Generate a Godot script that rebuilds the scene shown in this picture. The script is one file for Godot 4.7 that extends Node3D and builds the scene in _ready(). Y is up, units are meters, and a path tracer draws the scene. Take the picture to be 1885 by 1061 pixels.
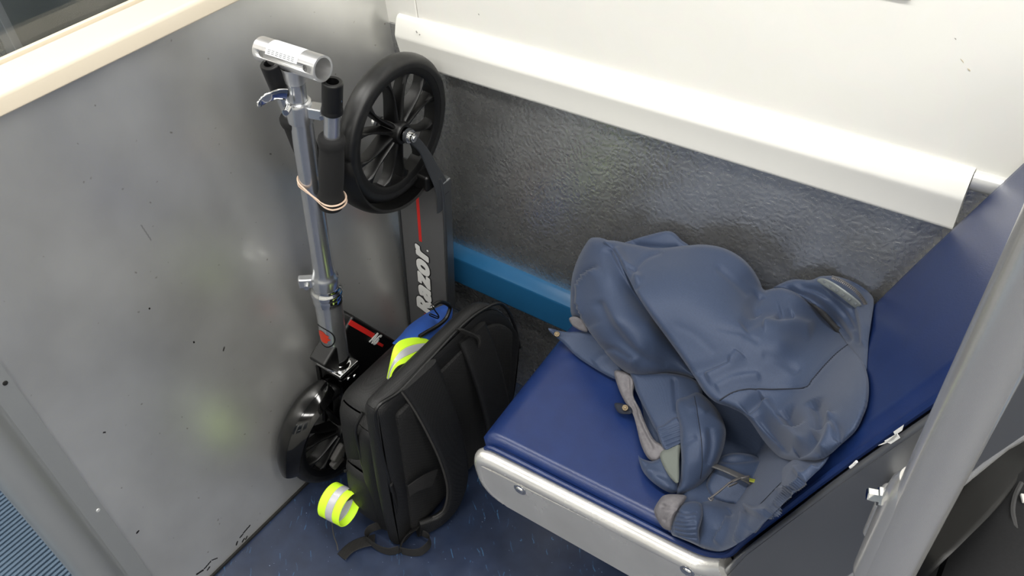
extends Node3D

# ---------------------------------------------------------------- camera solved from the photograph (1885 x 1061)
const CAM := Vector3(0.98204, 1.4, 0.9397)
const RIGHT := Vector3(0.809365, -0.065391, -0.583654)
const DOWN := Vector3(0.356117, -0.735606, 0.576251)
const AHEAD := Vector3(-0.467021, -0.674246, -0.572087)
const FOCAL := 1525.93

var mats := {}
var taken := {}
var rng := RandomNumberGenerator.new()
var noise := FastNoiseLite.new()
var last_px := PackedVector2Array()
var last_pts := PackedVector3Array()

func _ready() -> void:
	rng.seed = 11
	noise.seed = 5
	set_view_and_light()
	make_materials()
	build_car()
	build_partition()
	build_seat()
	build_pole()
	build_scooter()
	build_backpack()
	build_jacket()
	build_dark_bag()

func set_view_and_light() -> void:
	var cam := Camera3D.new()
	cam.name = "camera"
	cam.fov = rad_to_deg(2.0 * atan(530.5 / FOCAL))
	cam.near = 0.02
	cam.far = 60.0
	cam.transform = Transform3D(Basis(RIGHT, -DOWN, -AHEAD).orthonormalized(), CAM)
	add_child(cam)
	cam.current = true
	var e := Environment.new()
	e.background_mode = Environment.BG_COLOR
	e.background_color = Color(0.50, 0.55, 0.60)
	e.background_energy_multiplier = SKY
	e.tonemap_mode = Environment.TONE_MAPPER_LINEAR
	e.tonemap_exposure = EXPOSURE
	e.sdfgi_enabled = true
	e.ssao_enabled = true
	e.ssil_enabled = true
	var w := WorldEnvironment.new()
	w.name = "environment"
	w.environment = e
	add_child(w)
	# two rows of ceiling lamps run the length of the car
	for k in CEILING_LAMPS.size():
		var c: Array = CEILING_LAMPS[k]
		var l := AreaLight3D.new()
		l.name = "ceiling_lamp_glow_%d" % k
		l.area_size = Vector2(c[2], LAMP_WIDTH - 0.02)
		l.light_energy = LAMP_ENERGY
		l.light_color = Color(1.0, 0.993, 0.978)
		l.area_range = 12.0
		l.area_attenuation = 2.0
		l.shadow_enabled = true
		l.position = Vector3(c[0], CEIL_Y - 0.034, c[1])
		l.rotation_degrees = Vector3(-90, 0, 0)
		add_child(l)

const SKY := 0.8
const EXPOSURE := 1.0
const CEIL_Y := 2.12
const LAMP_WIDTH := 0.2
const LAMP_ENERGY := 2.2
const CEILING_LAMPS := [[-0.55, 0.62, 1.5], [1.15, 0.62, 1.5], [2.75, 0.62, 1.4], [-0.55, 1.98, 1.5], [1.15, 1.98, 1.5], [2.75, 1.98, 1.4]]

# ---------------------------------------------------------------- pixels of the photograph to points
func ray(u: float, v: float) -> Vector3:
	return (RIGHT * ((u - 942.5) / FOCAL) + DOWN * ((v - 530.5) / FOCAL) + AHEAD).normalized()

func on_axis(u: float, v: float, axis: int, val: float) -> Vector3:
	var d := ray(u, v)
	return CAM + d * ((val - CAM[axis]) / d[axis])

func on_plane(u: float, v: float, p: Vector3, n: Vector3) -> Vector3:
	var d := ray(u, v)
	return CAM + d * ((p - CAM).dot(n) / d.dot(n))

func at_x(u: float, v: float, x: float) -> Vector3: return on_axis(u, v, 0, x)
func at_y(u: float, v: float, y: float) -> Vector3: return on_axis(u, v, 1, y)
func at_z(u: float, v: float, z: float) -> Vector3: return on_axis(u, v, 2, z)

# ---------------------------------------------------------------- things, parts, names
func numbered(called: String) -> String:
	if not taken.has(called):
		taken[called] = 0
		return called
	taken[called] += 1
	return "%s_%03d" % [called, taken[called]]

func thing(called: String, label: String, category: String, base := Vector3.ZERO, group := "") -> Node3D:
	var o := Node3D.new()
	o.name = numbered(called)
	add_child(o)
	o.position = base
	o.set_meta("label", label)
	o.set_meta("category", category)
	if group: o.set_meta("group", group)
	return o

func structure(called: String, label: String, base := Vector3.ZERO) -> Node3D:
	var o := thing(called, label, "structure", base)
	o.set_meta("kind", "structure")
	return o

func origin_of(p: Node) -> Vector3:
	var o := Vector3.ZERO
	while p != null and p != self:
		if p is Node3D: o += p.position
		p = p.get_parent()
	return o

func put(mesh: Mesh, called: String, m: Material, parent: Node, label := "") -> MeshInstance3D:
	var o := MeshInstance3D.new()
	o.name = called
	o.mesh = mesh
	o.material_override = m
	parent.add_child(o, true)
	if label: o.set_meta("label", label)
	return o

# ---------------------------------------------------------------- mesh collector
class Geo:
	var v := PackedVector3Array()
	var n := PackedVector3Array()
	var t := PackedVector2Array()
	func tri(a: Vector3, b: Vector3, c: Vector3, ua := Vector2.ZERO, ub := Vector2.ZERO, uc := Vector2.ZERO) -> void:
		v.append(a); v.append(b); v.append(c)
		for k in 3: n.append(Vector3.ZERO)
		t.append(ua); t.append(ub); t.append(uc)
	func quad(a: Vector3, b: Vector3, c: Vector3, d: Vector3) -> void:
		tri(a, b, c, Vector2(0, 0), Vector2(1, 0), Vector2(1, 1))
		tri(a, c, d, Vector2(0, 0), Vector2(1, 1), Vector2(0, 1))
	func quaduv(a: Vector3, b: Vector3, c: Vector3, d: Vector3, u0: float, v0: float, u1: float, v1: float) -> void:
		tri(a, b, c, Vector2(u0, v0), Vector2(u1, v0), Vector2(u1, v1))
		tri(a, c, d, Vector2(u0, v0), Vector2(u1, v1), Vector2(u0, v1))
	# rows of points; wrap joins the last row to the first, ring joins the ends of each row
	func rows(r: Array, ring := false, wrap := false) -> void:
		var m := r.size()
		for i in (m if wrap else m - 1):
			var a: Array = r[i]
			var b: Array = r[(i + 1) % m]
			var w := a.size()
			for j in (w if ring else w - 1):
				var k := (j + 1) % w
				var u0 := float(j) / w
				var u1 := float(j + 1) / w
				var v0 := float(i) / (m - 1)
				var v1 := float(i + 1) / (m - 1)
				tri(a[j], b[j], b[k], Vector2(u0, v0), Vector2(u0, v1), Vector2(u1, v1))
				tri(a[j], b[k], a[k], Vector2(u0, v0), Vector2(u1, v1), Vector2(u1, v0))
	func fan(r: Array, flip := false) -> void:
		var c := Vector3.ZERO
		for p in r: c += p
		c /= r.size()
		for j in r.size():
			var k := (j + 1) % r.size()
			if flip: tri(c, r[k], r[j])
			else: tri(c, r[j], r[k])
	# box with rounded edges, b = basis of its axes
	func rbox(c: Vector3, half: Vector3, r: float, b := Basis.IDENTITY, seg := 3) -> void:
		r = minf(r, minf(half.x, minf(half.y, half.z)) * 0.999)
		for axis in 3:
			var a1 := (axis + 1) % 3
			var a2 := (axis + 2) % 3
			var p1 := steps(half[a1], r, seg)
			var p2 := steps(half[a2], r, seg)
			for sgn in [-1.0, 1.0]:
				var pts := []
				var nrm := []
				for x in p1:
					var rp := []
					var rn := []
					for y in p2:
						var q := Vector3.ZERO
						q[axis] = half[axis] * sgn
						q[a1] = x
						q[a2] = y
						var core := q.clamp(-half + Vector3.ONE * r, half - Vector3.ONE * r)
						var d := (q - core).normalized()
						rp.append(c + b * (core + d * r))
						rn.append((b * d).normalized())
					pts.append(rp)
					nrm.append(rn)
				for i in p1.size() - 1:
					for j in p2.size() - 1:
						var o := [[i, j], [i + 1, j], [i + 1, j + 1], [i, j], [i + 1, j + 1], [i, j + 1]]
						if sgn > 0: o = [[i, j], [i + 1, j + 1], [i + 1, j], [i, j], [i, j + 1], [i + 1, j + 1]]
						for k in o:
							v.append(pts[k[0]][k[1]])
							n.append(nrm[k[0]][k[1]])
							t.append(Vector2.ZERO)
	func steps(h: float, r: float, seg: int) -> Array:
		var a := []
		for k in seg + 1: a.append(-h + r - r * tan(PI / 4 * (1.0 - float(k) / seg)))
		var o := a.duplicate()
		for k in range(seg, -1, -1): o.append(-a[k])
		return o
	# tube along points; radii is a number or one per point
	func tube(path: Array, radii, seg := 12, caps := true, squash := 1.0, side := Vector3.ZERO) -> void:
		var m := path.size()
		var up := Vector3.ZERO
		var rr := []
		for i in m:
			var d: Vector3 = (path[mini(i + 1, m - 1)] - path[maxi(i - 1, 0)]).normalized()
			if i == 0:
				up = side if side != Vector3.ZERO else (Vector3.UP if absf(d.y) < 0.9 else Vector3.RIGHT)
			up = (up - d * up.dot(d)).normalized()
			var w := d.cross(up)
			var r: float = radii[i] if radii is Array else radii
			var ring := []
			for k in seg:
				var a := TAU * k / seg
				ring.append(path[i] + up * cos(a) * r + w * sin(a) * r * squash)
			rr.append(ring)
		rows(rr, true)
		if caps:
			fan(rr[0], true)
			fan(rr[m - 1])
	# profile of (radius, along) turned round an axis
	func lathe(c: Vector3, axis: Vector3, prof: Array, seg := 32, wrap := false) -> void:
		var d := axis.normalized()
		var a := d.cross(Vector3.UP if absf(d.y) < 0.9 else Vector3.RIGHT).normalized()
		var b := d.cross(a)
		var rr := []
		for p in prof:
			var ring := []
			for k in seg:
				var w := TAU * k / seg
				ring.append(c + d * p[1] + (a * cos(w) + b * sin(w)) * p[0])
			rr.append(ring)
		rows(rr, true, wrap)
	# closed profile (2D, in axes ax and ay) run from p to q
	func extrude(prof: Array, p: Vector3, q: Vector3, ax: Vector3, ay: Vector3, caps := true) -> void:
		var r0 := []
		var r1 := []
		for k in prof:
			r0.append(p + ax * k.x + ay * k.y)
			r1.append(q + ax * k.x + ay * k.y)
		rows([r0, r1], true)
		if caps:
			var poly := PackedVector2Array(prof)
			var ids := Geometry2D.triangulate_polygon(poly)
			for i in range(0, ids.size(), 3):
				tri(r0[ids[i]], r0[ids[i + 1]], r0[ids[i + 2]])
				tri(r1[ids[i]], r1[ids[i + 2]], r1[ids[i + 1]])
	# strap: flat band along path, wide across the side directions, thick
	func strap(path: Array, sides: Array, width, thick: float, round_edge := true) -> void:
		var rr := []
		var m := path.size()
		for i in m:
			var d: Vector3 = (path[mini(i + 1, m - 1)] - path[maxi(i - 1, 0)]).normalized()
			var s: Vector3 = sides[mini(i, sides.size() - 1)]
			s = (s - d * s.dot(d)).normalized()
			var up := s.cross(d)
			var w: float = (width[i] if width is Array else width) * 0.5
			var h := thick * 0.5
			var ring := []
			if round_edge:
				for k in [[-1, 0], [-0.92, 0.7], [-0.75, 1], [-0.3, 1.05], [0.3, 1.05], [0.75, 1], [0.92, 0.7], [1, 0], [0.92, -0.7], [0.75, -1], [-0.75, -1], [-0.92, -0.7]]:
					ring.append(path[i] + s * w * k[0] + up * h * k[1])
			else:
				for k in [[-1, -1], [-1, 1], [1, 1], [1, -1]]:
					ring.append(path[i] + s * w * k[0] + up * h * k[1])
			rr.append(ring)
		rows(rr, true)
		fan(rr[0], true)
		fan(rr[m - 1])
	func mesh(origin: Vector3, crease := 42.0) -> ArrayMesh:
		var fn := PackedVector3Array()
		var at := {}
		var limit := cos(deg_to_rad(crease))
		for i in range(0, v.size(), 3):
			var f := (v[i + 2] - v[i]).cross(v[i + 1] - v[i])
			fn.append(f)
			for k in 3:
				if n[i + k] == Vector3.ZERO:
					var key := Vector3i((v[i + k] * 50000.0).round())
					if not at.has(key): at[key] = PackedInt32Array()
					at[key].append(i / 3)
		var nn := PackedVector3Array()
		nn.resize(v.size())
		for i in v.size():
			if n[i] != Vector3.ZERO:
				nn[i] = n[i]
				continue
			var own := fn[i / 3].normalized()
			var sum := Vector3.ZERO
			for f in at[Vector3i((v[i] * 50000.0).round())]:
				if fn[f].normalized().dot(own) > limit: sum += fn[f]
			nn[i] = sum.normalized() if sum.length() > 1e-14 else Vector3.UP
		var pos := PackedVector3Array()
		pos.resize(v.size())
		for i in v.size(): pos[i] = v[i] - origin
		var arr := []
		arr.resize(Mesh.ARRAY_MAX)
		arr[Mesh.ARRAY_VERTEX] = pos
		arr[Mesh.ARRAY_NORMAL] = nn
		arr[Mesh.ARRAY_TEX_UV] = t
		var am := ArrayMesh.new()
		am.add_surface_from_arrays(Mesh.PRIMITIVE_TRIANGLES, arr)
		return am

func build(g: Geo, called: String, m: String, parent: Node, label := "", crease := 42.0) -> MeshInstance3D:
	return put(g.mesh(origin_of(parent), crease), called, mats[m], parent, label)

func box_part(c: Vector3, size: Vector3, r: float, called: String, m: String, parent: Node, b := Basis.IDENTITY, label := "") -> MeshInstance3D:
	var g := Geo.new()
	g.rbox(c, size * 0.5, r, b)
	return build(g, called, m, parent, label)

# indexed mesh with smooth normals
func smooth_mesh(vs: PackedVector3Array, ids: PackedInt32Array, uv: PackedVector2Array, origin: Vector3) -> ArrayMesh:
	var nn := PackedVector3Array()
	nn.resize(vs.size())
	for i in range(0, ids.size(), 3):
		var f := (vs[ids[i + 2]] - vs[ids[i]]).cross(vs[ids[i + 1]] - vs[ids[i]])
		for k in 3: nn[ids[i + k]] += f
	var pos := PackedVector3Array()
	pos.resize(vs.size())
	for i in vs.size():
		nn[i] = nn[i].normalized() if nn[i].length() > 1e-16 else Vector3.UP
		pos[i] = vs[i] - origin
	var arr := []
	arr.resize(Mesh.ARRAY_MAX)
	arr[Mesh.ARRAY_VERTEX] = pos
	arr[Mesh.ARRAY_NORMAL] = nn
	arr[Mesh.ARRAY_TEX_UV] = uv
	arr[Mesh.ARRAY_INDEX] = ids
	var am := ArrayMesh.new()
	am.add_surface_from_arrays(Mesh.PRIMITIVE_TRIANGLES, arr)
	return am

func smooth_curve(pts: Array, per := 6) -> Array:
	# Catmull-Rom through points (Vector2 or Vector3)
	var out := []
	var m := pts.size()
	for i in m - 1:
		var p0 = pts[maxi(i - 1, 0)]
		var p1 = pts[i]
		var p2 = pts[i + 1]
		var p3 = pts[mini(i + 2, m - 1)]
		for k in per: out.append(p1.cubic_interpolate(p2, p0, p3, float(k) / per))
	out.append(pts[m - 1])
	return out

func smooth_loop(pts: Array, per := 5) -> Array:
	var out := []
	var m := pts.size()
	for i in m:
		var p0 = pts[(i - 1 + m) % m]
		var p1 = pts[i]
		var p2 = pts[(i + 1) % m]
		var p3 = pts[(i + 2) % m]
		for k in per: out.append(p1.cubic_interpolate(p2, p0, p3, float(k) / per))
	return out

func pairs(a: Array) -> Array:
	var o := []
	for i in range(0, a.size(), 2): o.append(Vector2(a[i], a[i + 1]))
	return o

# flat lettering baked as thin solid letters: right and up are the directions of the writing
func lettering(words: String, size: float, length: float, at: Vector3, right: Vector3, up: Vector3, depth: float, slant := 0.0, grow := 0.0) -> ArrayMesh:
	var f := SystemFont.new()
	f.font_names = PackedStringArray(["Droid Sans"])
	f.font_weight = 700
	var tm := TextMesh.new()
	tm.text = words
	tm.font = f
	tm.font_size = 64
	tm.pixel_size = 0.01
	tm.depth = 0.02
	tm.curve_step = 1.0
	var src := tm.get_mesh_arrays()
	var box := tm.get_aabb()
	var vs: PackedVector3Array = src[Mesh.ARRAY_VERTEX]
	var out := src.duplicate()
	var face := right.cross(up).normalized()
	var offs := [Vector2.ZERO]
	if grow > 0.0:
		offs = []
		for k in 10: offs.append(Vector2(cos(TAU * k / 10), sin(TAU * k / 10)) * grow)
	var ids = src[Mesh.ARRAY_INDEX]
	var g := Geo.new()
	var seq := []
	if ids != null and ids.size() > 0:
		for i in ids: seq.append(i)
	else:
		for i in vs.size(): seq.append(i)
	for oi in offs.size():
		var o: Vector2 = offs[oi]
		var lift := face * (oi * 0.00003)
		for i in range(0, seq.size(), 3):
			var q := []
			for k in 3:
				var p: Vector3 = vs[seq[i + k]]
				var y := (p.y - box.position.y) / box.size.y * size
				var x := (p.x - box.position.x) / box.size.x * length + y * slant
				q.append(at + right * (x + o.x) + up * (y + o.y) + face * ((p.z - box.position.z) / box.size.z * depth) + lift)
			g.tri(q[0], q[1], q[2])
	return g.mesh(Vector3.ZERO, 20.0)

func shifted(m: ArrayMesh, by: Vector3) -> ArrayMesh:
	var arr := m.surface_get_arrays(0)
	var vs: PackedVector3Array = arr[Mesh.ARRAY_VERTEX]
	for i in vs.size(): vs[i] -= by
	arr[Mesh.ARRAY_VERTEX] = vs
	var am := ArrayMesh.new()
	am.add_surface_from_arrays(Mesh.PRIMITIVE_TRIANGLES, arr)
	return am

# ---------------------------------------------------------------- materials
func noise_image(size: int, freq: float, sd: int, kind := FastNoiseLite.TYPE_SIMPLEX_SMOOTH, octaves := 4) -> Image:
	var f := FastNoiseLite.new()
	f.seed = sd
	f.noise_type = kind
	f.frequency = freq
	f.fractal_octaves = octaves
	var im := f.get_seamless_image(size, size, false, false, 0.1, true)
	im.convert(Image.FORMAT_L8)
	return im

func ramp_image(src: Image, a: Color, b: Color) -> Image:
	var table := []
	for k in 256: table.append(a.lerp(b, k / 255.0))
	var d := src.get_data()
	var out := PackedByteArray()
	out.resize(d.size() * 3)
	for i in d.size():
		var c: Color = table[d[i]]
		out[i * 3] = int(c.r * 255.0)
		out[i * 3 + 1] = int(c.g * 255.0)
		out[i * 3 + 2] = int(c.b * 255.0)
	return Image.create_from_data(src.get_width(), src.get_height(), false, Image.FORMAT_RGB8, out)

func tex(im: Image) -> ImageTexture:
	return ImageTexture.create_from_image(im)

func grey(a: float) -> Color: return Color(a, a, a)

func mat(called: String, c: Color, rough: float, metal := 0.0) -> StandardMaterial3D:
	var m := StandardMaterial3D.new()
	m.resource_name = called
	m.albedo_color = c
	m.roughness = rough
	m.metallic = metal
	mats[called] = m
	return m

func triplanar(m: StandardMaterial3D, per_metre: float) -> void:
	m.uv1_triplanar = true
	m.uv1_world_triplanar = true
	m.uv1_scale = Vector3.ONE * per_metre

func bump(m: StandardMaterial3D, im: Image, strength: float) -> void:
	var b: Image = im.duplicate()
	b.convert(Image.FORMAT_RGBA8)
	b.bump_map_to_normal_map(strength)
	m.normal_enabled = true
	m.normal_texture = tex(b)
	m.normal_scale = 1.0

func rough_map(m: StandardMaterial3D, im: Image, lo: float, hi: float) -> void:
	m.roughness = 1.0
	m.roughness_texture = tex(ramp_image(im, grey(lo), grey(hi)))
	m.roughness_texture_channel = BaseMaterial3D.TEXTURE_CHANNEL_RED

func weave_image(size: int, cells: int, ribs := false) -> Image:
	var im := Image.create(size, size, false, Image.FORMAT_L8)
	for y in size:
		for x in size:
			var a := 0.5 + 0.5 * sin(TAU * x * cells / size)
			var b := 0.5 + 0.5 * sin(TAU * y * cells / size)
			var over := (int(floor(float(x) * cells / size)) + int(floor(float(y) * cells / size))) % 2 == 0
			var h := a if over else b
			if ribs: h = b
			im.set_pixel(x, y, grey(h))
	return im

func stroke(im: Image, a: Vector2, b: Vector2, w: float, c: Color) -> void:
	var n := int(a.distance_to(b)) + 1
	for k in n + 1:
		var p := a.lerp(b, float(k) / n)
		var r := int(ceil(w))
		for y in range(-r, r + 1):
			for x in range(-r, r + 1):
				var d := Vector2(x, y).length()
				if d > w: continue
				var px := posmod(int(p.x) + x, im.get_width())
				var py := posmod(int(p.y) + y, im.get_height())
				im.set_pixel(px, py, im.get_pixel(px, py).lerp(c, c.a * clampf(w + 0.5 - d, 0.0, 1.0)))

func make_materials() -> void:
	var coarse := noise_image(512, 0.006, 3)
	var mid := noise_image(512, 0.02, 4)
	var fine := noise_image(512, 0.18, 7, FastNoiseLite.TYPE_SIMPLEX, 3)
	var weave := weave_image(256, 32)
	# stainless sheet of the partition: blotchy, lightly scratched, with small marks where the photograph shows them
	var m := mat("partition_steel", Color.WHITE, 0.3, 0.77)
	var im := ramp_image(noise_image(1024, 0.004, 21), Color(0.78, 0.78, 0.77), Color(0.86, 0.86, 0.85))
	for k in 260:
		var p := Vector2(rng.randf() * 1024, rng.randf() * 1024)
		var a := rng.randf_range(-0.5, 0.3)
		stroke(im, p, p + Vector2(cos(a), sin(a)) * rng.randf_range(4, 40), rng.randf_range(0.5, 0.9), Color(0.82, 0.82, 0.80, 0.12))
	for k in 160:
		var p := Vector2(rng.randf() * 1024, rng.randf() * 1024)
		stroke(im, p, p + Vector2(rng.randf_range(-3, 3), rng.randf_range(-2, 2)), rng.randf_range(0.6, 1.3), Color(0.36, 0.33, 0.29, rng.randf_range(0.1, 0.35)))
	for s in [[275, 568, 275, 569, 1.6, 1.0], [357, 630, 357, 631, 1.6, 1.0], [194, 796, 190, 797, 1.2, 0.7], [260, 415, 278, 442, 1.2, 0.14], [255, 978, 252, 982, 1.8, 0.8],
			[460, 968, 448, 982, 1.6, 1.0], [447, 984, 442, 990, 1.8, 1.0], [450, 992, 446, 998, 1.7, 1.0], [437, 998, 435, 1004, 1.8, 1.0], [455, 988, 452, 994, 1.5, 0.8],
			[400, 1028, 390, 1032, 1.2, 1.0], [388, 1034, 376, 1048, 1.6, 1.0], [374, 1050, 362, 1058, 2.0, 1.0], [386, 1044, 382, 1050, 1.5, 0.8], [413, 640, 411, 646, 1.6, 0.4], [497, 283, 499, 284, 1.2, 0.3]]:
		var a := at_x(s[0], s[1], 0.0)
		var b := at_x(s[2], s[3], 0.0)
		stroke(im, partition_pixel(a), partition_pixel(b), s[4], Color(0.06, 0.05, 0.045, s[5]))
	m.albedo_texture = tex(im)
	rough_map(m, noise_image(512, 0.009, 22), 0.28, 0.40)
	# stainless sheet of the side wall, embossed with a fine pebble grain
	m = mat("wall_steel", Color.WHITE, 0.3, 0.89)
	m.albedo_texture = tex(ramp_image(coarse, Color(0.76, 0.76, 0.755), Color(0.82, 0.82, 0.815)))
	var f := FastNoiseLite.new()
	f.seed = 9
	f.noise_type = FastNoiseLite.TYPE_SIMPLEX_SMOOTH
	f.frequency = 0.055
	f.fractal_type = FastNoiseLite.FRACTAL_NONE
	f.domain_warp_enabled = true
	f.domain_warp_amplitude = 25.0
	f.domain_warp_frequency = 0.02
	var worm := f.get_seamless_image(512, 512, false, false, 0.1, true)
	worm.convert(Image.FORMAT_L8)
	bump(m, worm, 1.0)
	rough_map(m, mid, 0.24, 0.30)
	triplanar(m, 4.0)
	# painted and plastic wall panels
	m = mat("cream_panel", Color.WHITE, 0.42)
	m.albedo_texture = tex(ramp_image(coarse, Color(0.865, 0.86, 0.835), Color(0.88, 0.875, 0.85)))
	triplanar(m, 1.3)
	m = mat("white_trim", Color(0.90, 0.895, 0.87), 0.3)
	m = mat("cream_cap", Color(0.86, 0.815, 0.735), 0.35)
	m = mat("ceiling_white", Color(0.86, 0.855, 0.83), 0.6)
	mat("bright_steel", Color(0.88, 0.88, 0.87), 0.32, 0.6)
	m = mat("shell_steel", Color.WHITE, 0.3, 0.66)
	m.albedo_texture = tex(ramp_image(coarse, Color(0.80, 0.795, 0.78), Color(0.85, 0.845, 0.83)))
	rough_map(m, coarse, 0.22, 0.30)
	triplanar(m, 3.0)
	m = mat("plate_steel", Color(0.50, 0.505, 0.515), 0.36, 0.8)
	m = mat("pole_steel", Color.WHITE, 0.24, 0.74)
	m.albedo_texture = tex(ramp_image(fine, Color(0.76, 0.755, 0.745), Color(0.86, 0.855, 0.845)))
	triplanar(m, 9.0)
	mat("post_grey", Color(0.60, 0.61, 0.615), 0.4, 0.5)
	mat("blue_ledge", Color(0.12, 0.34, 0.50), 0.33)
	mat("dark_gap", Color(0.05, 0.05, 0.05), 0.8)
	mat("glazing_grey", Color(0.47, 0.45, 0.41), 0.8)
	m = mat("glass", Color(0.30, 0.34, 0.33, 0.08), 0.03)
	m.transparency = BaseMaterial3D.TRANSPARENCY_ALPHA
	m = mat("vestibule_steel", Color.WHITE, 0.55, 0.3)
	m.albedo_texture = tex(ramp_image(coarse, Color(0.25, 0.26, 0.25), Color(0.32, 0.33, 0.32)))
	triplanar(m, 1.2)
	# floors
	m = mat("floor_vinyl", Color.WHITE, 0.42)
	im = ramp_image(noise_image(1024, 0.01, 31), Color(0.10, 0.14, 0.225), Color(0.145, 0.19, 0.285))
	for k in 520:
		var p := Vector2(rng.randf() * 1024, rng.randf() * 1024)
		var a := rng.randf_range(0.5, 1.1) + (PI if rng.randf() < 0.5 else 0.0)
		var l := rng.randf_range(4, 36)
		var q := p + Vector2(cos(a), sin(a)) * l * 0.5 + Vector2(rng.randf_range(-3, 3), rng.randf_range(-3, 3))
		var c := Color(0.22, 0.38, 0.52, rng.randf_range(0.2, 0.9))
		stroke(im, p, q, rng.randf_range(0.5, 1.5), c)
		stroke(im, q, p + Vector2(cos(a), sin(a)) * l, rng.randf_range(0.5, 1.2), c)
	for k in 260:
		var p := Vector2(rng.randf() * 1024, rng.randf() * 1024)
		stroke(im, p, p + Vector2(1, 0), rng.randf_range(0.5, 1.1), Color(0.62, 0.68, 0.76, rng.randf_range(0.2, 0.9)))
	m.albedo_texture = tex(im)
	rough_map(m, mid, 0.34, 0.52)
	triplanar(m, 1.5)
	m = mat("ribbed_rubber", Color.WHITE, 0.5)
	m.albedo_texture = tex(ramp_image(fine, Color(0.27, 0.34, 0.42), Color(0.42, 0.50, 0.575)))
	triplanar(m, 5.0)
	# seat
	m = mat("blue_vinyl", Color.WHITE, 0.31)
	m.albedo_texture = tex(ramp_image(coarse, Color(0.075, 0.145, 0.315), Color(0.092, 0.168, 0.35)))
	bump(m, fine, 0.35)
	triplanar(m, 6.0)
	mat("scuff_brown", Color(0.68, 0.64, 0.55), 0.7)
	mat("scuff_dark", Color(0.52, 0.51, 0.49), 0.7)
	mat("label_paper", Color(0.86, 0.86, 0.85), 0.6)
	# scooter
	mat("chrome", Color(0.86, 0.86, 0.86), 0.08, 1.0)
	m = mat("brushed_tube", Color(0.82, 0.825, 0.835), 0.24, 0.93)
	mat("tee_alloy", Color(0.90, 0.90, 0.90), 0.34, 0.9)
	mat("gloss_black", Color(0.012, 0.012, 0.013), 0.09)
	mat("satin_black", Color(0.020, 0.020, 0.022), 0.42)
	m = mat("tyre_black", Color.WHITE, 0.4)
	m.albedo_texture = tex(ramp_image(mid, Color(0.05, 0.052, 0.055), Color(0.12, 0.12, 0.12)))
	triplanar(m, 5.0)
	m = mat("foam_grip", Color(0.055, 0.055, 0.058), 0.92)
	bump(m, fine, 1.2)
	triplanar(m, 14.0)
	m = mat("grip_tape", Color.WHITE, 0.85)
	m.albedo_texture = tex(ramp_image(fine, Color(0.27, 0.27, 0.275), Color(0.35, 0.35, 0.355)))
	triplanar(m, 8.0)
	mat("deck_alloy", Color(0.45, 0.46, 0.47), 0.38, 0.9)
	mat("arm_grey", Color(0.22, 0.23, 0.245), 0.4, 0.3)
	mat("red_paint", Color(0.80, 0.16, 0.14), 0.4)
	mat("badge_orange", Color(0.72, 0.20, 0.10), 0.4)
	mat("white_print", Color(0.86, 0.86, 0.85), 0.5)
	mat("black_print", Color(0.015, 0.015, 0.016), 0.5)
	mat("white_label", Color(0.93, 0.93, 0.94), 0.4)
	mat("rubber_band", Color(0.80, 0.70, 0.62), 0.55)
	# bags and clothes
	m = mat("bag_nylon", Color.WHITE, 0.55)
	m.albedo_texture = tex(ramp_image(mid, Color(0.030, 0.031, 0.034), Color(0.048, 0.049, 0.053)))
	bump(m, weave, 1.4)
	triplanar(m, 22.0)
	m = mat("bag_mesh", Color(0.028, 0.028, 0.031), 0.8)
	bump(m, weave_image(256, 12), 3.0)
	triplanar(m, 20.0)
	m = mat("webbing", Color(0.075, 0.07, 0.068), 0.7)
	bump(m, weave_image(128, 16, true), 2.0)
	triplanar(m, 40.0)
	mat("webbing_edge", Color(0.20, 0.195, 0.19), 0.7)
	mat("zip_black", Color(0.03, 0.03, 0.03), 0.45)
	m = mat("pouch_blue", Color.WHITE, 0.7)
	m.albedo_texture = tex(ramp_image(fine, Color(0.09, 0.24, 0.52), Color(0.13, 0.31, 0.62)))
	triplanar(m, 12.0)
	mat("hi_vis", Color(0.78, 0.95, 0.18), 0.55)
	mat("reflective_silver", Color(0.72, 0.72, 0.74), 0.4, 0.25)
	mat("zip_red", Color(0.62, 0.05, 0.06), 0.5)
	m = mat("jacket_shell", Color.WHITE, 0.62)
	m.albedo_texture = tex(ramp_image(mid, Color(0.140, 0.197, 0.295), Color(0.165, 0.224, 0.33)))
	bump(m, weave, 0.7)
	triplanar(m, 26.0)
	m.rim_enabled = true
	m.rim = 0.25
	m = mat("jacket_seam", Color(0.075, 0.10, 0.155), 0.8)
	m = mat("jacket_lining", Color.WHITE, 0.75)
	m.albedo_texture = tex(ramp_image(mid, Color(0.34, 0.33, 0.345), Color(0.44, 0.43, 0.44)))
	triplanar(m, 12.0)
	m = mat("lining_olive", Color(0.36, 0.38, 0.36), 0.75)
	mat("strip_grey", Color(0.45, 0.47, 0.47), 0.4, 0.2)
	mat("strip_dark", Color(0.32, 0.34, 0.36), 0.5)
	mat("zip_grey", Color(0.27, 0.27, 0.275), 0.6)
	mat("zip_tooth", Color(0.36, 0.35, 0.35), 0.45, 0.4)
	mat("zip_lime", Color(0.50, 0.52, 0.16), 0.6)
	mat("brass", Color(0.42, 0.37, 0.29), 0.5, 0.7)
	m = mat("dark_fabric", Color.WHITE, 0.8)
	m.albedo_texture = tex(ramp_image(mid, Color(0.075, 0.078, 0.088), Color(0.11, 0.113, 0.125)))
	triplanar(m, 20.0)
	m = mat("lamp_diffuser", Color(0.95, 0.95, 0.93), 0.5)
	m.emission_enabled = true
	m.emission = Color(1.0, 0.975, 0.935)
	m.emission_energy_multiplier = 3.0
	mat("lamp_housing", Color(0.80, 0.80, 0.79), 0.5)

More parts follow.
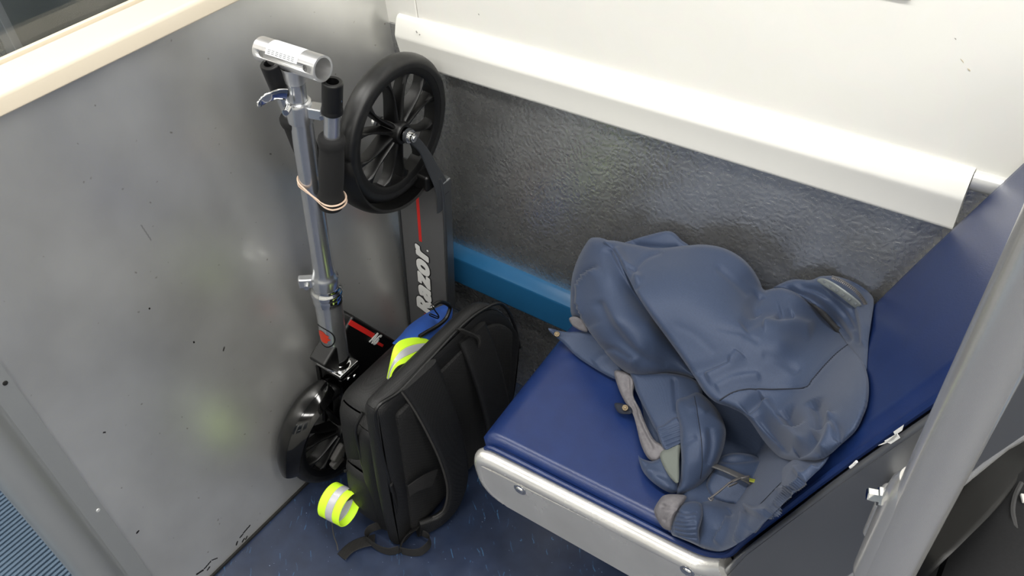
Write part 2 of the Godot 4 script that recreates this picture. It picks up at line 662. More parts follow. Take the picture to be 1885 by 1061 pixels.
func partition_pixel(p: Vector3) -> Vector2:
	return Vector2(p.z / 0.80 * 1024.0, (1.0 - p.y / 1.0) * 1024.0)

# ---------------------------------------------------------------- the car: floor, walls, ceiling, lamps
func slab(a: Vector3, b: Vector3, called: String, m: String, parent: Node) -> MeshInstance3D:
	return box_part((a + b) * 0.5, (b - a).abs(), 0.002, called, m, parent)

func build_car() -> void:
	var x0 := -2.4
	var x1 := 3.6
	var z1 := 2.6
	var s := structure("floor", "dark blue speckled vinyl floor under the seat and bags")
	slab(Vector3(-0.03, -0.05, -0.08), Vector3(x1, 0, z1), "vinyl_sheet", "floor_vinyl", s)
	# ribbed door-area floor beyond the partition
	s = structure("floor_vestibule", "blue ribbed rubber floor beside the door, beyond the partition")
	slab(Vector3(x0, -0.05, -0.08), Vector3(-0.03, -0.006, z1), "base", "ribbed_rubber", s)
	var g := Geo.new()
	var p := 0.011
	var k := 0
	while -0.05 - k * p > -0.95:
		var x := -0.05 - k * p
		g.rbox(Vector3(x, -0.005, 1.0), Vector3(0.0034, 0.005, 0.98), 0.0015, Basis.IDENTITY, 1)
		k += 1
	build(g, "ribbing", "ribbed_rubber", s).set_meta("kind", "stuff")
	# side wall: steel below, cream above
	s = structure("wall_side", "side wall with stainless lower sheet and cream upper panel")
	slab(Vector3(x0, 0, -0.08), Vector3(x1, 0.80, 0.0), "steel_sheet", "wall_steel", s)
	g = Geo.new()
	g.extrude(pairs([0.069, 0.80, x1, 0.80, x1, 1.75, 2.2, 1.75, 2.2, 0.998, 1.05, 0.998, 1.05, 1.75, 0.802, 1.75, 0.802, 0.998, 0.069, 0.998]), Vector3(0, 0, -0.08), Vector3(0, 0, 0), Vector3.RIGHT, Vector3.UP)
	build(g, "cream_panel", "cream_panel", s)
	slab(Vector3(-0.03, 0.80, -0.08), Vector3(0.0672, 1.75, 0.001), "cream_corner_strip", "cream_panel", s)
	slab(Vector3(x0, 1.75, -0.08), Vector3(x1, CEIL_Y, 0.0), "cream_upper_panel", "cream_panel", s)
	slab(Vector3(x0, 0.80, -0.08), Vector3(-0.03, 1.75, 0.0), "vestibule_panel", "vestibule_steel", s)
	for q in [[1781, 126, 1786, 131, 0.0008, "scuff_brown"], [1768, 108, 1774, 116, 0.0005, "scuff_brown"], [1757, 70, 1760, 73, 0.0005, "scuff_dark"], [880, 25, 882, 28, 0.0007, "scuff_dark"]]:
		g = Geo.new()
		g.tube([at_z(q[0], q[1], 0.0), at_z((q[0] + q[2]) * 0.5 + 0.6, (q[1] + q[3]) * 0.5, 0.0), at_z(q[2], q[3], 0.0)], [q[4] * 0.4, q[4], q[4] * 0.5], 6)
		build(g, "scuff", q[5], s)
	# windows of the side wall: frames and panes
	window_of("window_1", "side window in a grey aluminium frame, lower corner showing", 0.069, 0.802, 0.998, 1.75, -0.026)
	window_of("window_2", "side window over the seat behind", 1.05, 2.2, 0.998, 1.75, -0.026)
	# white moulding along the top of the steel sheet
	s = structure("trim_1", "white plastic moulding along the top of the steel sheet")
	g = Geo.new()
	g.extrude(rail_profile(0.822, 0.738, 0.019), Vector3(0.028, 0, 0), Vector3(0.9195, 0, 0), Vector3(0, 0, 1), Vector3(0, 1, 0))
	build(g, "moulding", "white_trim", s)
	for q in [[766, 57, 768, 61], [772, 63, 773, 65]]:
		g = Geo.new()
		g.tube([at_z(q[0], q[1], 0.0195), at_z(q[2], q[3], 0.0195)], 0.0009, 6)
		build(g, "scuff", "scuff_dark", s)
	s = structure("trim_2", "bright bull-nosed metal edge beyond the end of the moulding")
	g = Geo.new()
	g.extrude([Vector2(0, 0.820), Vector2(0.006, 0.819), Vector2(0.010, 0.815), Vector2(0.012, 0.808), Vector2(0.011, 0.801), Vector2(0.007, 0.796), Vector2(0, 0.794)], Vector3(0.9205, 0, 0), Vector3(x1, 0, 0), Vector3(0, 0, 1), Vector3(0, 1, 0))
	build(g, "metal_edge", "bright_steel", s)
	# blue ledge low on the wall
	s = structure("trim_3", "blue painted ledge low on the steel wall")
	g = Geo.new()
	g.extrude([Vector2(0, 0.351), Vector2(0.008, 0.349), Vector2(0.021, 0.340), Vector2(0.0245, 0.337), Vector2(0.026, 0.333), Vector2(0.026, 0.272), Vector2(0.024, 0.268), Vector2(0, 0.266)], Vector3(0.001, 0, 0), Vector3(x1, 0, 0), Vector3(0, 0, 1), Vector3(0, 1, 0))
	build(g, "ledge", "blue_ledge", s, "", 25.0)
	# far side of the car with windows, car ends, ceiling
	s = structure("wall_far", "far side wall of the car across the aisle")
	slab(Vector3(x0, 0, z1), Vector3(x1, 0.95, z1 + 0.08), "lower_panel", "cream_panel", s)
	slab(Vector3(x0, 1.75, z1), Vector3(x1, CEIL_Y, z1 + 0.08), "upper_panel", "cream_panel", s)
	for a in [[x0, -1.9], [-1.1, -0.75], [0.35, 0.6], [1.7, 1.95], [3.05, x1]]:
		slab(Vector3(a[0], 0.95, z1), Vector3(a[1], 1.75, z1 + 0.08), "window_pier", "cream_panel", s)
	var nth := 3
	for a in [[-1.9, -1.1], [-0.75, 0.35], [0.6, 1.7], [1.95, 3.05]]:
		window_of("window_%d" % nth, "window of the far side, number %d along the aisle" % (nth - 2), a[0], a[1], 0.95, 1.75, z1 + 0.03)
		nth += 1
	s = structure("wall_end_door", "end wall of the car past the door area")
	slab(Vector3(x0 - 0.08, 0, -0.08), Vector3(x0, CEIL_Y, z1 + 0.08), "panel", "vestibule_steel", s)
	s = structure("wall_end_far", "end wall of the car behind the seats")
	slab(Vector3(x1, 0, -0.08), Vector3(x1 + 0.08, CEIL_Y, z1 + 0.08), "panel", "cream_panel", s)
	s = structure("ceiling", "white ceiling with two rows of lamps")
	slab(Vector3(x0 - 0.08, CEIL_Y, -0.08), Vector3(x1 + 0.08, CEIL_Y + 0.06, z1 + 0.08), "panel", "ceiling_white", s)
	for c in CEILING_LAMPS:
		var o := thing("ceiling_lamp", "long flat ceiling lamp running along the car", "lamp", Vector3(c[0], CEIL_Y, c[1]), "ceiling lamps")
		slab(Vector3(c[0] - c[2] * 0.5 - 0.015, CEIL_Y - 0.022, c[1] - LAMP_WIDTH * 0.5 - 0.015), Vector3(c[0] + c[2] * 0.5 + 0.015, CEIL_Y - 0.0005, c[1] + LAMP_WIDTH * 0.5 + 0.015), "housing", "lamp_housing", o)
		slab(Vector3(c[0] - c[2] * 0.5, CEIL_Y - 0.032, c[1] - LAMP_WIDTH * 0.5), Vector3(c[0] + c[2] * 0.5, CEIL_Y - 0.0225, c[1] + LAMP_WIDTH * 0.5), "diffuser", "lamp_diffuser", o)
	# door leaf on the side wall of the vestibule, seen through the glass
	s = structure("door_1", "grey steel sliding door leaf beyond the partition glass")
	slab(Vector3(-1.43, 0.0, 0.001), Vector3(-0.35, 1.9, 0.03), "leaf", "vestibule_steel", s)
	slab(Vector3(-1.50, 0.0, 0.001), Vector3(-1.435, 1.9, 0.05), "edge_post", "post_grey", s)

func rail_profile(top: float, bottom: float, out: float) -> Array:
	var h := top - bottom
	return [Vector2(0, top), Vector2(out * 0.30, top - h * 0.01), Vector2(out * 0.52, top - h * 0.06), Vector2(out * 0.80, top - h * 0.20), Vector2(out * 1.0, top - h * 0.345), Vector2(out * 1.03, top - h * 0.385), Vector2(out * 1.03, top - h * 0.42), Vector2(out * 0.98, top - h * 0.47), Vector2(out * 0.80, top - h * 0.70), Vector2(out * 0.70, top - h * 0.93), Vector2(out * 0.66, top - h * 0.97), Vector2(out * 0.55, bottom), Vector2(0, bottom)]

func window_of(called: String, label: String, xa: float, xb: float, ya: float, yb: float, z: float) -> void:
	var s := structure(called, label, Vector3((xa + xb) * 0.5, ya, z))
	var w := 0.03
	var d := 0.03
	for a in [[xa, ya, xb, ya + w], [xa, yb - w, xb, yb], [xa, ya + w, xa + w, yb - w], [xb - w, ya + w, xb, yb - w]]:
		slab(Vector3(a[0], a[1], z - d), Vector3(a[2], a[3], z + d), "frame", "bright_steel", s)
	slab(Vector3(xa + w, ya + w, z - 0.004), Vector3(xb - w, yb - w, z + 0.004), "pane", "glass", s)

# ---------------------------------------------------------------- the partition with its post, cap and glass
func build_partition() -> void:
	var s := structure("wall_left", "stainless steel draught partition with scratches and blurred reflections")
	var g := Geo.new()
	var zz := 0.772
	var hh := 0.95
	# steel sheet with its own layout for the marks
	g.quaduv(Vector3(0, hh, 0.0), Vector3(0, hh, zz), Vector3(0, 0, zz), Vector3(0, 0, 0.0), 0.0, 1.0 - hh, zz / 0.80, 1.0)
	g.quad(Vector3(-0.03, hh, zz), Vector3(-0.03, hh, 0), Vector3(-0.03, 0, 0), Vector3(-0.03, 0, zz))
	g.quad(Vector3(-0.03, hh, 0), Vector3(-0.03, hh, zz), Vector3(0, hh, zz), Vector3(0, hh, 0))
	g.quad(Vector3(-0.03, 0, zz), Vector3(-0.03, 0, 0), Vector3(0, 0, 0), Vector3(0, 0, zz))
	g.quad(Vector3(-0.03, 0, zz), Vector3(0, 0, zz), Vector3(0, hh, zz), Vector3(-0.03, hh, zz))
	build(g, "steel_sheet", "partition_steel", s)
	# foot strip at the floor
	box_part(Vector3(0.001, 0.003, zz * 0.5), Vector3(0.006, 0.006, zz), 0.001, "foot_seal", "dark_gap", s)
	# post at the free end
	g = Geo.new()
	g.extrude([Vector2(0.0035, 0.7725), Vector2(0.004, 0.800), Vector2(0.001, 0.8025), Vector2(0.0015, 0.806), Vector2(0.008, 0.812), Vector2(0.013, 0.820), Vector2(0.015, 0.832), Vector2(0.013, 0.844), Vector2(0.006, 0.853), Vector2(-0.006, 0.858), Vector2(-0.030, 0.858), Vector2(-0.040, 0.85), Vector2(-0.042, 0.80), Vector2(-0.036, 0.7725)], Vector3.ZERO, Vector3(0, 2.1, 0), Vector3(1, 0, 0), Vector3(0, 0, 1))
	var post := build(g, "post", "post_grey", s, "dark grey aluminium post with a rounded rib")
	for a in [[10, 706, "dark_gap"], [181, 940, "bright_steel"], [75, 947, "bright_steel"]]:  # first entry is an open hole, drawn as a dark disc
		var c := at_x(a[0], a[1], 0.0045)
		g = Geo.new()
		g.lathe(c, Vector3.RIGHT, [[0.0001, 0.001], [0.0028, 0.0007], [0.0034, 0.0], [0.0034, -0.0006]], 12)
		if a[0] != 75: build(g, "screw_or_hole", a[2], post)
	# cream cap rail
	g = Geo.new()
	g.extrude([Vector2(0.0005, 0.9505), Vector2(0.0115, 0.9505), Vector2(0.0130, 0.9515), Vector2(0.0135, 0.9535), Vector2(0.0135, 0.9690), Vector2(0.0125, 0.9725), Vector2(0.0100, 0.9748), Vector2(0.0060, 0.9757), Vector2(-0.047, 0.9775), Vector2(-0.049, 0.9755), Vector2(-0.049, 0.945), Vector2(0.0005, 0.945)], Vector3(0, 0, 0.002), Vector3(0, 0, 0.772), Vector3(1, 0, 0), Vector3(0, 1, 0))
	build(g, "cap_rail", "cream_cap", s, "cream cap rail with a rounded edge")
	box_part(Vector3(-0.0515, 0.9705, 0.386), Vector3(0.005, 0.006, 0.768), 0.0005, "glazing_gap", "glazing_grey", s)
	box_part(Vector3(-0.0575, 0.9715, 0.386), Vector3(0.007, 0.018, 0.768), 0.001, "glazing_bead", "cream_cap", s)
	var pane := Geo.new()
	pane.rbox(Vector3(-0.065, 1.45, 0.388), Vector3(0.003, 0.49, 0.382), 0.0005)
	build(pane, "glass_pane", "glass", s, "clear glass pane above the cap rail")
	box_part(Vector3(-0.065, 0.955, 0.386), Vector3(0.012, 0.02, 0.768), 0.001, "lower_glazing_channel", "cream_cap", s)
	box_part(Vector3(-0.065, 1.95, 0.386), Vector3(0.03, 0.03, 0.768), 0.004, "top_rail", "cream_cap", s)

# ---------------------------------------------------------------- the seat
const SEAT_O := Vector3(0.462, 0.0, 0.402)
const SEAT_TURN := 0.055

func sp(lx: float, y: float, lz: float) -> Vector3:
	var c := cos(SEAT_TURN)
	var s := sin(SEAT_TURN)
	return Vector3(SEAT_O.x + lx * c + lz * s, y, SEAT_O.z - lx * s + lz * c)

func sp_path(a: Array, lz: float) -> Array:
	var o := []
	for p in a: o.append(sp(p.x, p.y, lz))
	return o

func build_seat() -> void:
	var o := thing("train_seat", "blue vinyl train seat in a stainless shell, a jacket lying on it", "seat", Vector3(0.65, 0.0, 0.2))
	var side := sp(0, 0, 1) - sp(0, 0, 0)
	var w := 0.350
	var mid := -0.004 - w * 0.5
	# cushion of the seat and of the back: one L-shaped padded insert, split at the bend
	var whole := smooth_curve(pairs([0.003, 0.398, 0.012, 0.405, 0.04, 0.4065, 0.15, 0.404, 0.30, 0.402, 0.344, 0.406, 0.371, 0.428, 0.389, 0.482, 0.421, 0.570, 0.465, 0.69, 0.520, 0.83, 0.599, 1.03]), 6)
	var cut := 30
	var g := Geo.new()
	padded(g, sp_path(whole.slice(0, cut + 1), mid), side, w, 0.034, 0.022)
	build(g, "seat_cushion", "blue_vinyl", o, "blue vinyl seat cushion with a piped edge", 60.0)
	g = Geo.new()
	padded(g, sp_path(whole.slice(cut), mid), side, w, 0.022, 0.022)
	build(g, "back_cushion", "blue_vinyl", o, "blue vinyl backrest cushion", 60.0)
	# piping along the aisle edge
	g = Geo.new()
	var pip := []
	for p in whole: pip.append(sp(p.x + 0.001, p.y + lerpf(0.009, 0.003, smoothstep(0.41, 0.46, p.y)), -0.001))
	g.tube(pip, 0.0042, 8)
	build(g, "piping", "blue_vinyl", o)
	# steel shell below and behind
	g = Geo.new()
	var low := []
	for i in whole.size():
		var d: Vector2 = (whole[mini(i + 1, whole.size() - 1)] - whole[maxi(i - 1, 0)]).normalized()
		low.append(whole[i] + Vector2(d.y, -d.x) * 0.0225)
	g.strap(sp_path(low, mid), [side], 0.358, 0.010)
	build(g, "shell", "shell_steel", o, "", 60.0)
	# rolled rim along the aisle side: comes up the front, runs back, then climbs the backrest
	g = Geo.new()
	var rim := smooth_curve(pairs([0.040, 0.316, 0.020, 0.325, 0.007, 0.342, 0.002, 0.365, 0.002, 0.385, 0.010, 0.394, 0.05, 0.396, 0.20, 0.394, 0.32, 0.392, 0.352, 0.397, 0.376, 0.416]), 6)
	g.tube(sp_path(rim, 0.004), 0.0150, 18)
	build(g, "seat_rim", "shell_steel", o, "polished steel rim of the seat")
	g = Geo.new()
	var up := smooth_curve(pairs([0.378, 0.410, 0.399, 0.478, 0.430, 0.566, 0.473, 0.686, 0.528, 0.826, 0.607, 1.03]), 6)
	g.tube(sp_path(up, 0.006), 0.0052, 12)
	build(g, "back_rim", "plate_steel", o)
	g = Geo.new()
	var wall_up := smooth_curve(pairs([0.358, 0.412, 0.391, 0.478, 0.424, 0.566, 0.467, 0.686, 0.522, 0.826, 0.602, 1.03]), 6)
	g.tube(sp_path(wall_up, -0.355), 0.0065, 12)
	build(g, "back_rim", "shell_steel", o)
	# skirt under the rim
	g = Geo.new()
	var sk := pairs([0.006, 0.388, 0.370, 0.392, 0.384, 0.412, 0.40, 0.36, 0.385, 0.292, 0.30, 0.295, 0.045, 0.312, 0.024, 0.322, 0.010, 0.342])
	g.extrude(sk, sp(0, 0, 0.0150), sp(0, 0, 0.0185), sp(1, 0, 0) - sp(0, 0, 0), Vector3.UP)
	build(g, "skirt", "shell_steel", o)
	g = Geo.new()
	g.extrude([Vector2(-0.0, 0.388), Vector2(-0.0, 0.33), Vector2(-0.36, 0.33), Vector2(-0.36, 0.388)], sp(0.003, 0, 0), sp(0.007, 0, 0), side, Vector3.UP)
	build(g, "front_skirt", "shell_steel", o)
	# dark side plate of the back
	g = Geo.new()
	var pl := pairs([0.378, 0.398, 0.397, 0.474, 0.428, 0.562, 0.471, 0.682, 0.526, 0.822, 0.605, 1.03, 0.66, 1.03, 0.585, 0.833, 0.568, 0.781, 0.512, 0.551, 0.475, 0.42, 0.446, 0.33, 0.40, 0.292, 0.386, 0.30])
	g.extrude(pl, sp(0, 0, 0.008), sp(0, 0, 0.0122), sp(1, 0, 0) - sp(0, 0, 0), Vector3.UP)
	build(g, "side_plate", "plate_steel", o, "dark grey steel side plate of the backrest")
	g = Geo.new()
	g.tube(smooth_curve(sp_path(pairs([0.40, 0.292, 0.446, 0.33, 0.475, 0.42, 0.512, 0.551, 0.568, 0.781, 0.585, 0.833, 0.66, 1.03]), 0.004), 4), 0.008, 10)
	build(g, "rear_rim", "shell_steel", o)
	# back sheet closing the rear of the shell
	g = Geo.new()
	g.strap(sp_path(smooth_curve(pairs([0.40, 0.292, 0.446, 0.33, 0.475, 0.42, 0.512, 0.551, 0.568, 0.781, 0.585, 0.833, 0.66, 1.03]), 4), mid), [side], 0.352, 0.006)
	build(g, "back_sheet", "shell_steel", o)
	# cantilever bracket to the wall
	box_part(Vector3(0.66, 0.335, 0.14), Vector3(0.22, 0.09, 0.27), 0.01, "cantilever_bracket", "plate_steel", o)
	# bolts and marks
	for q in [[957, 902], [1265, 1052]]:
		var c := on_plane(q[0], q[1], sp(0, 0, 0.0185), side)
		g = Geo.new()
		g.lathe(c, side, [[0.0001, 0.0035], [0.004, 0.0034], [0.0062, 0.002], [0.0070, 0.0]], 16)
		g.lathe(c, side, [[0.0070, 0.0008], [0.010, 0.0006], [0.0105, 0.0]], 16)
		build(g, "bolt", "chrome", o)
	var pn := sp(0, 0, 0.0126)
	for q in [[1617, 820, 1634, 812, 1651, 797, 1652, 803, 1645, 810, 1625, 818], [1645, 795, 1664, 782, 1661, 792, 1648, 801], [1628, 812, 1652, 798, 1657, 806, 1640, 817]]:
		g = Geo.new()
		var poly := []
		for k in pairs(q):
			var p := on_plane(k.x, k.y, pn, side)
			poly.append(Vector2((p - pn).dot(sp(1, 0, 0) - sp(0, 0, 0)), p.y))
		if Geometry2D.triangulate_polygon(PackedVector2Array(poly)).size() > 0:
			g.extrude(poly, pn * Vector3(1, 0, 1), pn * Vector3(1, 0, 1) + side * 0.0006, sp(1, 0, 0) - sp(0, 0, 0), Vector3.UP)
			build(g, "torn_sticker", "label_paper", o, "torn white paper sticker")
	for q in [[1565, 861, 1571, 856], [1572, 855, 1577, 850]]:
		g = Geo.new()
		g.tube([on_plane(q[0], q[1], pn, side), on_plane(q[2], q[3], pn, side)], 0.0014, 6)
		build(g, "paint_chip", "label_paper", o)

# padded insert: strap with a softly domed face
func padded(g: Geo, path: Array, side: Vector3, width: float, thick_a: float, thick_b: float) -> void:
	var rr := []
	var m := path.size()
	for i in m:
		var d: Vector3 = (path[mini(i + 1, m - 1)] - path[maxi(i - 1, 0)]).normalized()
		var s := (side - d * side.dot(d)).normalized()
		var up := s.cross(d)
		if up.y < 0 and absf(d.y) < 0.7: up = -up
		var h := lerpf(thick_a, thick_b, smoothstep(0.7, 1.0, float(i) / (m - 1))) * 0.5
		var ring := []
		for k in 33:
			var t := -1.0 + 2.0 * k / 32
			var edge := clampf((1.0 - absf(t)) * width * 0.5 / 0.014, 0.0, 1.0)
			var dome := sqrt(1.0 - pow(1.0 - edge, 2.0))
			ring.append(path[i] + s * width * 0.5 * t + up * h * (dome * 1.0 + 0.06 * (1.0 - t * t)))
		for t in [0.96, 0.5, -0.5, -0.96]:
			ring.append(path[i] + s * width * 0.5 * t - up * h)
		rr.append(ring)
	g.rows(rr, true)
	g.fan(rr[0], true)
	g.fan(rr[m - 1])

# ---------------------------------------------------------------- grab pole beside the seat
func build_pole() -> void:
	var b := Vector3(1.0, 0.62, 0.45)
	var o := thing("grab_pole", "brushed steel grab pole clamped to the side of the seat back", "pole", b)
	var g := Geo.new()
	g.tube(smooth_curve([Vector3(0.999, 0.60, 0.45), Vector3(0.999, 0.69, 0.45), Vector3(1.0, 0.9, 0.45), Vector3(1.002, 1.2, 0.45), Vector3(1.004, CEIL_Y - 0.04, 0.45)], 6), 0.0212, 32)
	g.lathe(Vector3(0.999, 0.60, 0.45), Vector3.DOWN, [[0.0212, 0.0], [0.019, 0.007], [0.012, 0.011], [0.0, 0.012]], 32)
	build(g, "tube", "pole_steel", o)
	g = Geo.new()
	g.lathe(Vector3(1.004, CEIL_Y - 0.04, 0.45), Vector3.UP, [[0.022, 0.0], [0.045, 0.03], [0.05, 0.0395], [0.0, 0.0395]], 24)
	build(g, "ceiling_flange", "pole_steel", o)
	# half sleeve that ties the pole to the seat plate
	for k in [[0.640, 0.800]]:
		g = Geo.new()
		var sc := Vector3(0.9925, 0.0, 0.4440)
		g.lathe(sc + Vector3.UP * k[0], Vector3.UP, [[0.0, 0.0], [0.017, 0.0], [0.0215, 0.004], [0.0225, 0.010], [0.0225, k[1] - k[0] - 0.030], [0.0210, k[1] - k[0] - 0.012], [0.0165, k[1] - k[0]], [0.0, k[1] - k[0]]], 28)
		build(g, "clamp_sleeve", "pole_steel", o)
	g = Geo.new()
	g.rbox(Vector3(0.976, 0.69, 0.408), Vector3(0.010, 0.03, 0.016), 0.006)
	build(g, "clamp_block", "pole_steel", o)
	g = Geo.new()
	var c := at_z(1616, 914, 0.447)
	var ax := Vector3(-1.0, 0.0, 0.35).normalized()
	g.lathe(c, ax, [[0.0001, 0.009], [0.0055, 0.009], [0.006, 0.008], [0.006, 0.0], [0.009, 0.0], [0.009, -0.003], [0.004, -0.003], [0.004, -0.02]], 6)
	build(g, "clamp_bolt", "chrome", o, "", 25.0)

# ---------------------------------------------------------------- the folded scooter
const SC_N := Vector3(0.99209, -0.12001, -0.04)
const FRONT := Vector3(0.046, 0.128, 0.362)
const REAR := Vector3(0.114, 0.700, 0.140)
const STEM0 := Vector3(0.061, 0.289, 0.336)
const STEM1 := Vector3(0.135, 0.908, 0.314)

func on_mid(u: float, v: float, off := 0.0) -> Vector3:
	return on_plane(u, v, STEM0 + SC_N * off, SC_N)

func wheel(called: String, c: Vector3, axis: Vector3, turn: float, parent: Node) -> void:
	var n := axis.normalized()
	var a := n.cross(Vector3.UP).normalized()
	var b := n.cross(a)
	var base := Node3D.new()
	base.name = called
	parent.add_child(base, true)
	base.position = c - parent.position
	var g := Geo.new()
	g.lathe(c, n, [[0.106, 0.0155], [0.112, 0.0165], [0.1165, 0.0160], [0.1205, 0.0138], [0.1235, 0.009], [0.125, 0.003], [0.125, -0.003], [0.1235, -0.009], [0.1205, -0.0138], [0.1165, -0.0160], [0.112, -0.0165], [0.106, -0.0155]], 72, true)
	build(g, "tyre", "tyre_black", base)
	g = Geo.new()
	g.lathe(c, n, [[0.0945, 0.0110], [0.099, 0.0140], [0.1075, 0.0150], [0.1075, -0.0150], [0.099, -0.0140], [0.0945, -0.0110]], 72, true)
	build(g, "rim", "satin_black", base)
	for k in 12:
		var w := turn + TAU * k / 12
		var lean := 0.10 if k % 2 == 0 else -0.10
		g = Geo.new()
		var rr := []
		for i in 9:
			var f := float(i) / 8
			var r := lerpf(0.017, 0.0965, f)
			var an := w + lean * sin(f * PI) * 0.8
			var dir := a * cos(an) + b * sin(an)
			var tan := -a * sin(an) + b * cos(an)
			var half := lerpf(0.0050, 0.0030, minf(f * 1.6, 1.0)) + 0.0085 * pow(maxf(f - 0.72, 0.0) / 0.28, 2.0)
			var deep := lerpf(0.0135, 0.0085, f)
			var p := c + dir * r
			rr.append([p + tan * half - n * deep, p + tan * half * 0.95 + n * deep * 0.6, p + tan * half * 0.35 + n * deep, p - tan * half * 0.35 + n * deep, p - tan * half * 0.95 + n * deep * 0.6, p - tan * half - n * deep, p - n * deep])
		g.rows(rr, true)
		build(g, "spoke", "satin_black", base)
	g = Geo.new()
	g.lathe(c, n, [[0.012, 0.022], [0.0165, 0.0215], [0.019, 0.018], [0.021, 0.0], [0.019, -0.018], [0.0165, -0.0215], [0.012, -0.022]], 28, true)
	build(g, "hub", "satin_black", base)
	for s in [-1.0, 1.0]:
		g = Geo.new()
		g.lathe(c + n * s * 0.034, n * s, [[0.0, 0.0095], [0.0042, 0.0095], [0.0048, 0.0078], [0.0074, 0.0078], [0.0082, 0.0068], [0.0082, 0.0], [0.0115, 0.0], [0.0115, -0.004], [0.009, -0.006], [0.009, -0.013], [0.006, -0.013]], 18)
		build(g, "axle_bolt", "chrome", base)

func arc_guard(g: Geo, c: Vector3, n: Vector3, fwd: Vector3, a0: float, a1: float, r: float, half: float, thick: float, crown: float) -> void:
	# curved guard round a wheel: fwd is angle 0, n x fwd angle 90
	var up := fwd.cross(n).normalized()
	var rr := []
	var m := 26
	for i in m + 1:
		var f := float(i) / m
		var an := lerpf(a0, a1, f)
		var d := fwd * cos(an) + up * sin(an)
		var taper := 1.0 - 0.35 * pow(absf(f * 2.0 - 1.0), 6.0)
		var ring := []
		for k in 15:
			var t := -1.0 + 2.0 * k / 14
			ring.append(c + d * (r - crown * pow(absf(t), 2.4)) + n * t * half * taper)
		for k in 15:
			var t := 1.0 - 2.0 * k / 14
			ring.append(c + d * (r - crown * pow(absf(t), 2.4) - thick) + n * t * (half * taper - thick * 0.6))
		rr.append(ring)
	g.rows(rr, true)
	g.fan(rr[0], true)
	g.fan(rr[m])

